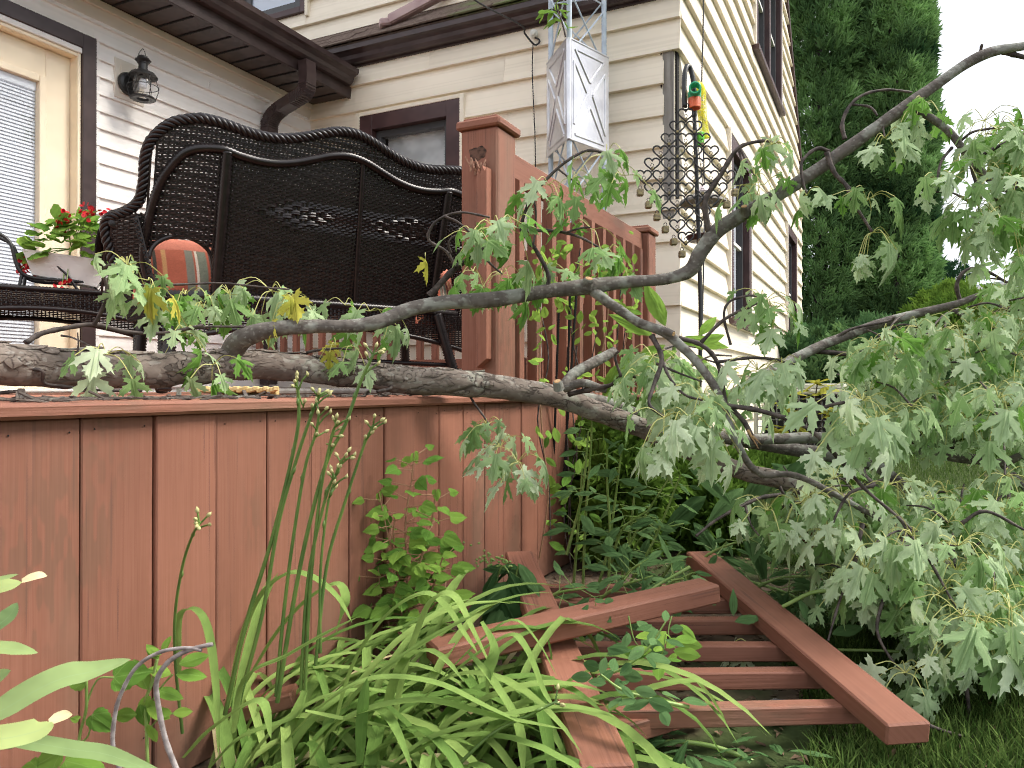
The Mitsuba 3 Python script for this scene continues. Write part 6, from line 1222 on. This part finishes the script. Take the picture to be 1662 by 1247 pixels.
shrub(1130, 3.7, .36, .36, 'low dark bush in the bed at the house corner, behind the peonies', 2200, 27, 'shrub_leaf', (.15, .6), size=(.07, .13))
shrub(1000, 3.2, .62, .2, 'low dark bush tight against the deck corner', 1000, 28, 'shrub_leaf', (.1, .55), size=(.06, .11))
ft = thing('far_tree', 'faint bare-topped tree far off beside the neighbour roof', 'tree'); b = at(1532, 640, 38); b = V(b[0], b[1], 0); r = np.random.RandomState(2)
n = 1500; d = r.randn(n, 3); d /= np.linalg.norm(d, axis=1, keepdims=True); obj('crown', (lambda q: (q[0], q[1]))(foliage(b + Z * 5.3 + d * V(1.5, 1.5, 1.6) * r.rand(n, 1) ** .4, r.uniform(.2, .4, n), d, 3, 5)), 'evergreen_spray', ft); obj('trunk', tube([b, b + Z * 6], [.2, .05], 6)[:2], 'twig_bark', ft)
# lawn and litter
r = np.random.RandomState(8)
def blades(n, xr, yr, keep, h, tone, seed):
    r = np.random.RandomState(seed); q = np.stack([r.uniform(*xr, n), r.uniform(*yr, n)], 1); q = q[keep(q)]; n = len(q)
    hh = r.uniform(*h, n); a = r.rand(n) * 6.283; ln = r.uniform(.15, .9, n) * hh; w = r.uniform(.0012, .0024, n); s = np.stack([-np.sin(a), np.cos(a), a * 0], 1) * w[:, None]
    b = np.column_stack([q, ground_z(q[:, 0], q[:, 1]) - .003]); md = b + np.stack([np.cos(a) * ln * .35, np.sin(a) * ln * .35, hh * .62], 1); tp_ = b + np.stack([np.cos(a) * ln, np.sin(a) * ln, hh], 1)
    v = np.stack([b - s, b + s, md - s * .8, md + s * .8, tp_], 1).reshape(-1, 3); k = np.arange(n)[:, None] * 5; f = np.vstack([k + [[0, 1, 3]], k + [[0, 3, 2]], k + [[2, 3, 4]]])
    t = r.uniform(*tone, n); uv = np.stack([.5 + 10 * np.floor(t * 99), np.full(n, .5)], 1).repeat(5, 0); return v, f, uv
leaf_mat('grass_blade', (0.035, 0.075, 0.016), (0.15, 0.22, 0.06), (0.1, 0.15, 0.04), 0.5, 0.5)
def keep_lawn(q): 
    c = meshkit.fbm(np.column_stack([q * 2.6, q[:, 0] * 0]), 3, 12); s = -(q[:, 1] - 0.10 * q[:, 0] + 0.05)
    return (c + np.clip(s, -.5, .55) * .75 > 0.52) & (q[:, 1] < .62)
g1 = blades(230000, (.9, 5.0), (-2.4, .75), keep_lawn, (.02, .06), (0, .8), 31)
g2 = blades(60000, (4.5, 13), (-4.5, .7), lambda q: q[:, 0] > 4.5, (.03, .08), (0, .7), 32)
m, uv = join([g1, g2]); tag(obj('grass', m, 'grass_blade', uv=uv), 'thin patchy lawn grass at the lower right', 'grass', kind='stuff')
q = np.stack([r.uniform(.6, 4.6, 5200), r.uniform(-.9, 1.17, 5200)], 1); chips = []
for x, y in q:
    c = V(x, y, ground_z(x, y) + .004); d = unit(V(r.randn(), r.randn(), r.randn() * .25)); chips.append(bar(c - d * r.uniform(.004, .018), c + d * r.uniform(.004, .018), r.uniform(.003, .009), r.uniform(.002, .005), b=.0005)[:2] if r.rand() < .16 else (np.array([c - d * .012, c + d * .012, c + np.cross(d, Z) * r.uniform(.004, .012) + Z * .004]), np.array([[0, 1, 2]])))
mat('mulch_matter', plain((0.045, 0.030, 0.022), (0.17, 0.115, 0.075), 40), 0.95, 0.1)
tag(obj('mulch', mesh_of(chips), 'mulch_matter'), 'loose brown mulch chips and dead leaf bits on the soil', 'mulch', kind='stuff')
sto = thing('flat_stone', 'flat grey stone half buried beyond the lowest baluster', 'stone'); del counts[sto]
sm = trimesh.creation.icosphere(3); sv = np.array(sm.vertices); sv = sv * (1 + .3 * (meshkit.noise(sv * 2 + 9, 2) - .5))[:, None] * V(.06, .03, .012); obj(sto, (sv + gnd(1262, 1152, .012), np.array(sm.faces)), 'grey_stone', None, smooth=True)
dl = thing('dead_leaf', 'crumpled brown dead leaf hanging under the main log', 'leaf'); del counts[dl]; v, f = bent(fill(MAPLE, 1), .8, -.7, .6, .4, 3); x = unit(-Z + RT * .2); y = unit(np.cross(x, FW)); mat('dead_brown', plain((0.22, 0.12, 0.06), (0.34, 0.21, 0.12), 60), 0.9)
obj(dl, (v @ np.stack([x, y, np.cross(x, y)]) * .13 + at(1322, 835, 2.1), f), 'dead_brown', None, smooth=True)
# crumbs of bark and twigs on the deck edge
cr2 = []
for k in range(190):
    px = r.uniform(0, 760); y = r.uniform(DY - .01, DY + .30); p = on(px, 640, 2, DZ + .0); p = V(0, 0, 0) + on(px, 500, 1, y); p[2] = DZ + .004
    d = unit(V(r.randn(), r.randn() * .6, .1 * r.randn())); L = r.uniform(.004, .03); cr2.append(bar(p - d * L, p + d * L, r.uniform(.004, .014), r.uniform(.002, .005), b=.0008)[:2])
tag(obj('bark_crumbs', mesh_of(cr2), 'bark'), 'crumbs and flakes of bark scattered on the deck edge beside the log', 'debris', kind='stuff')
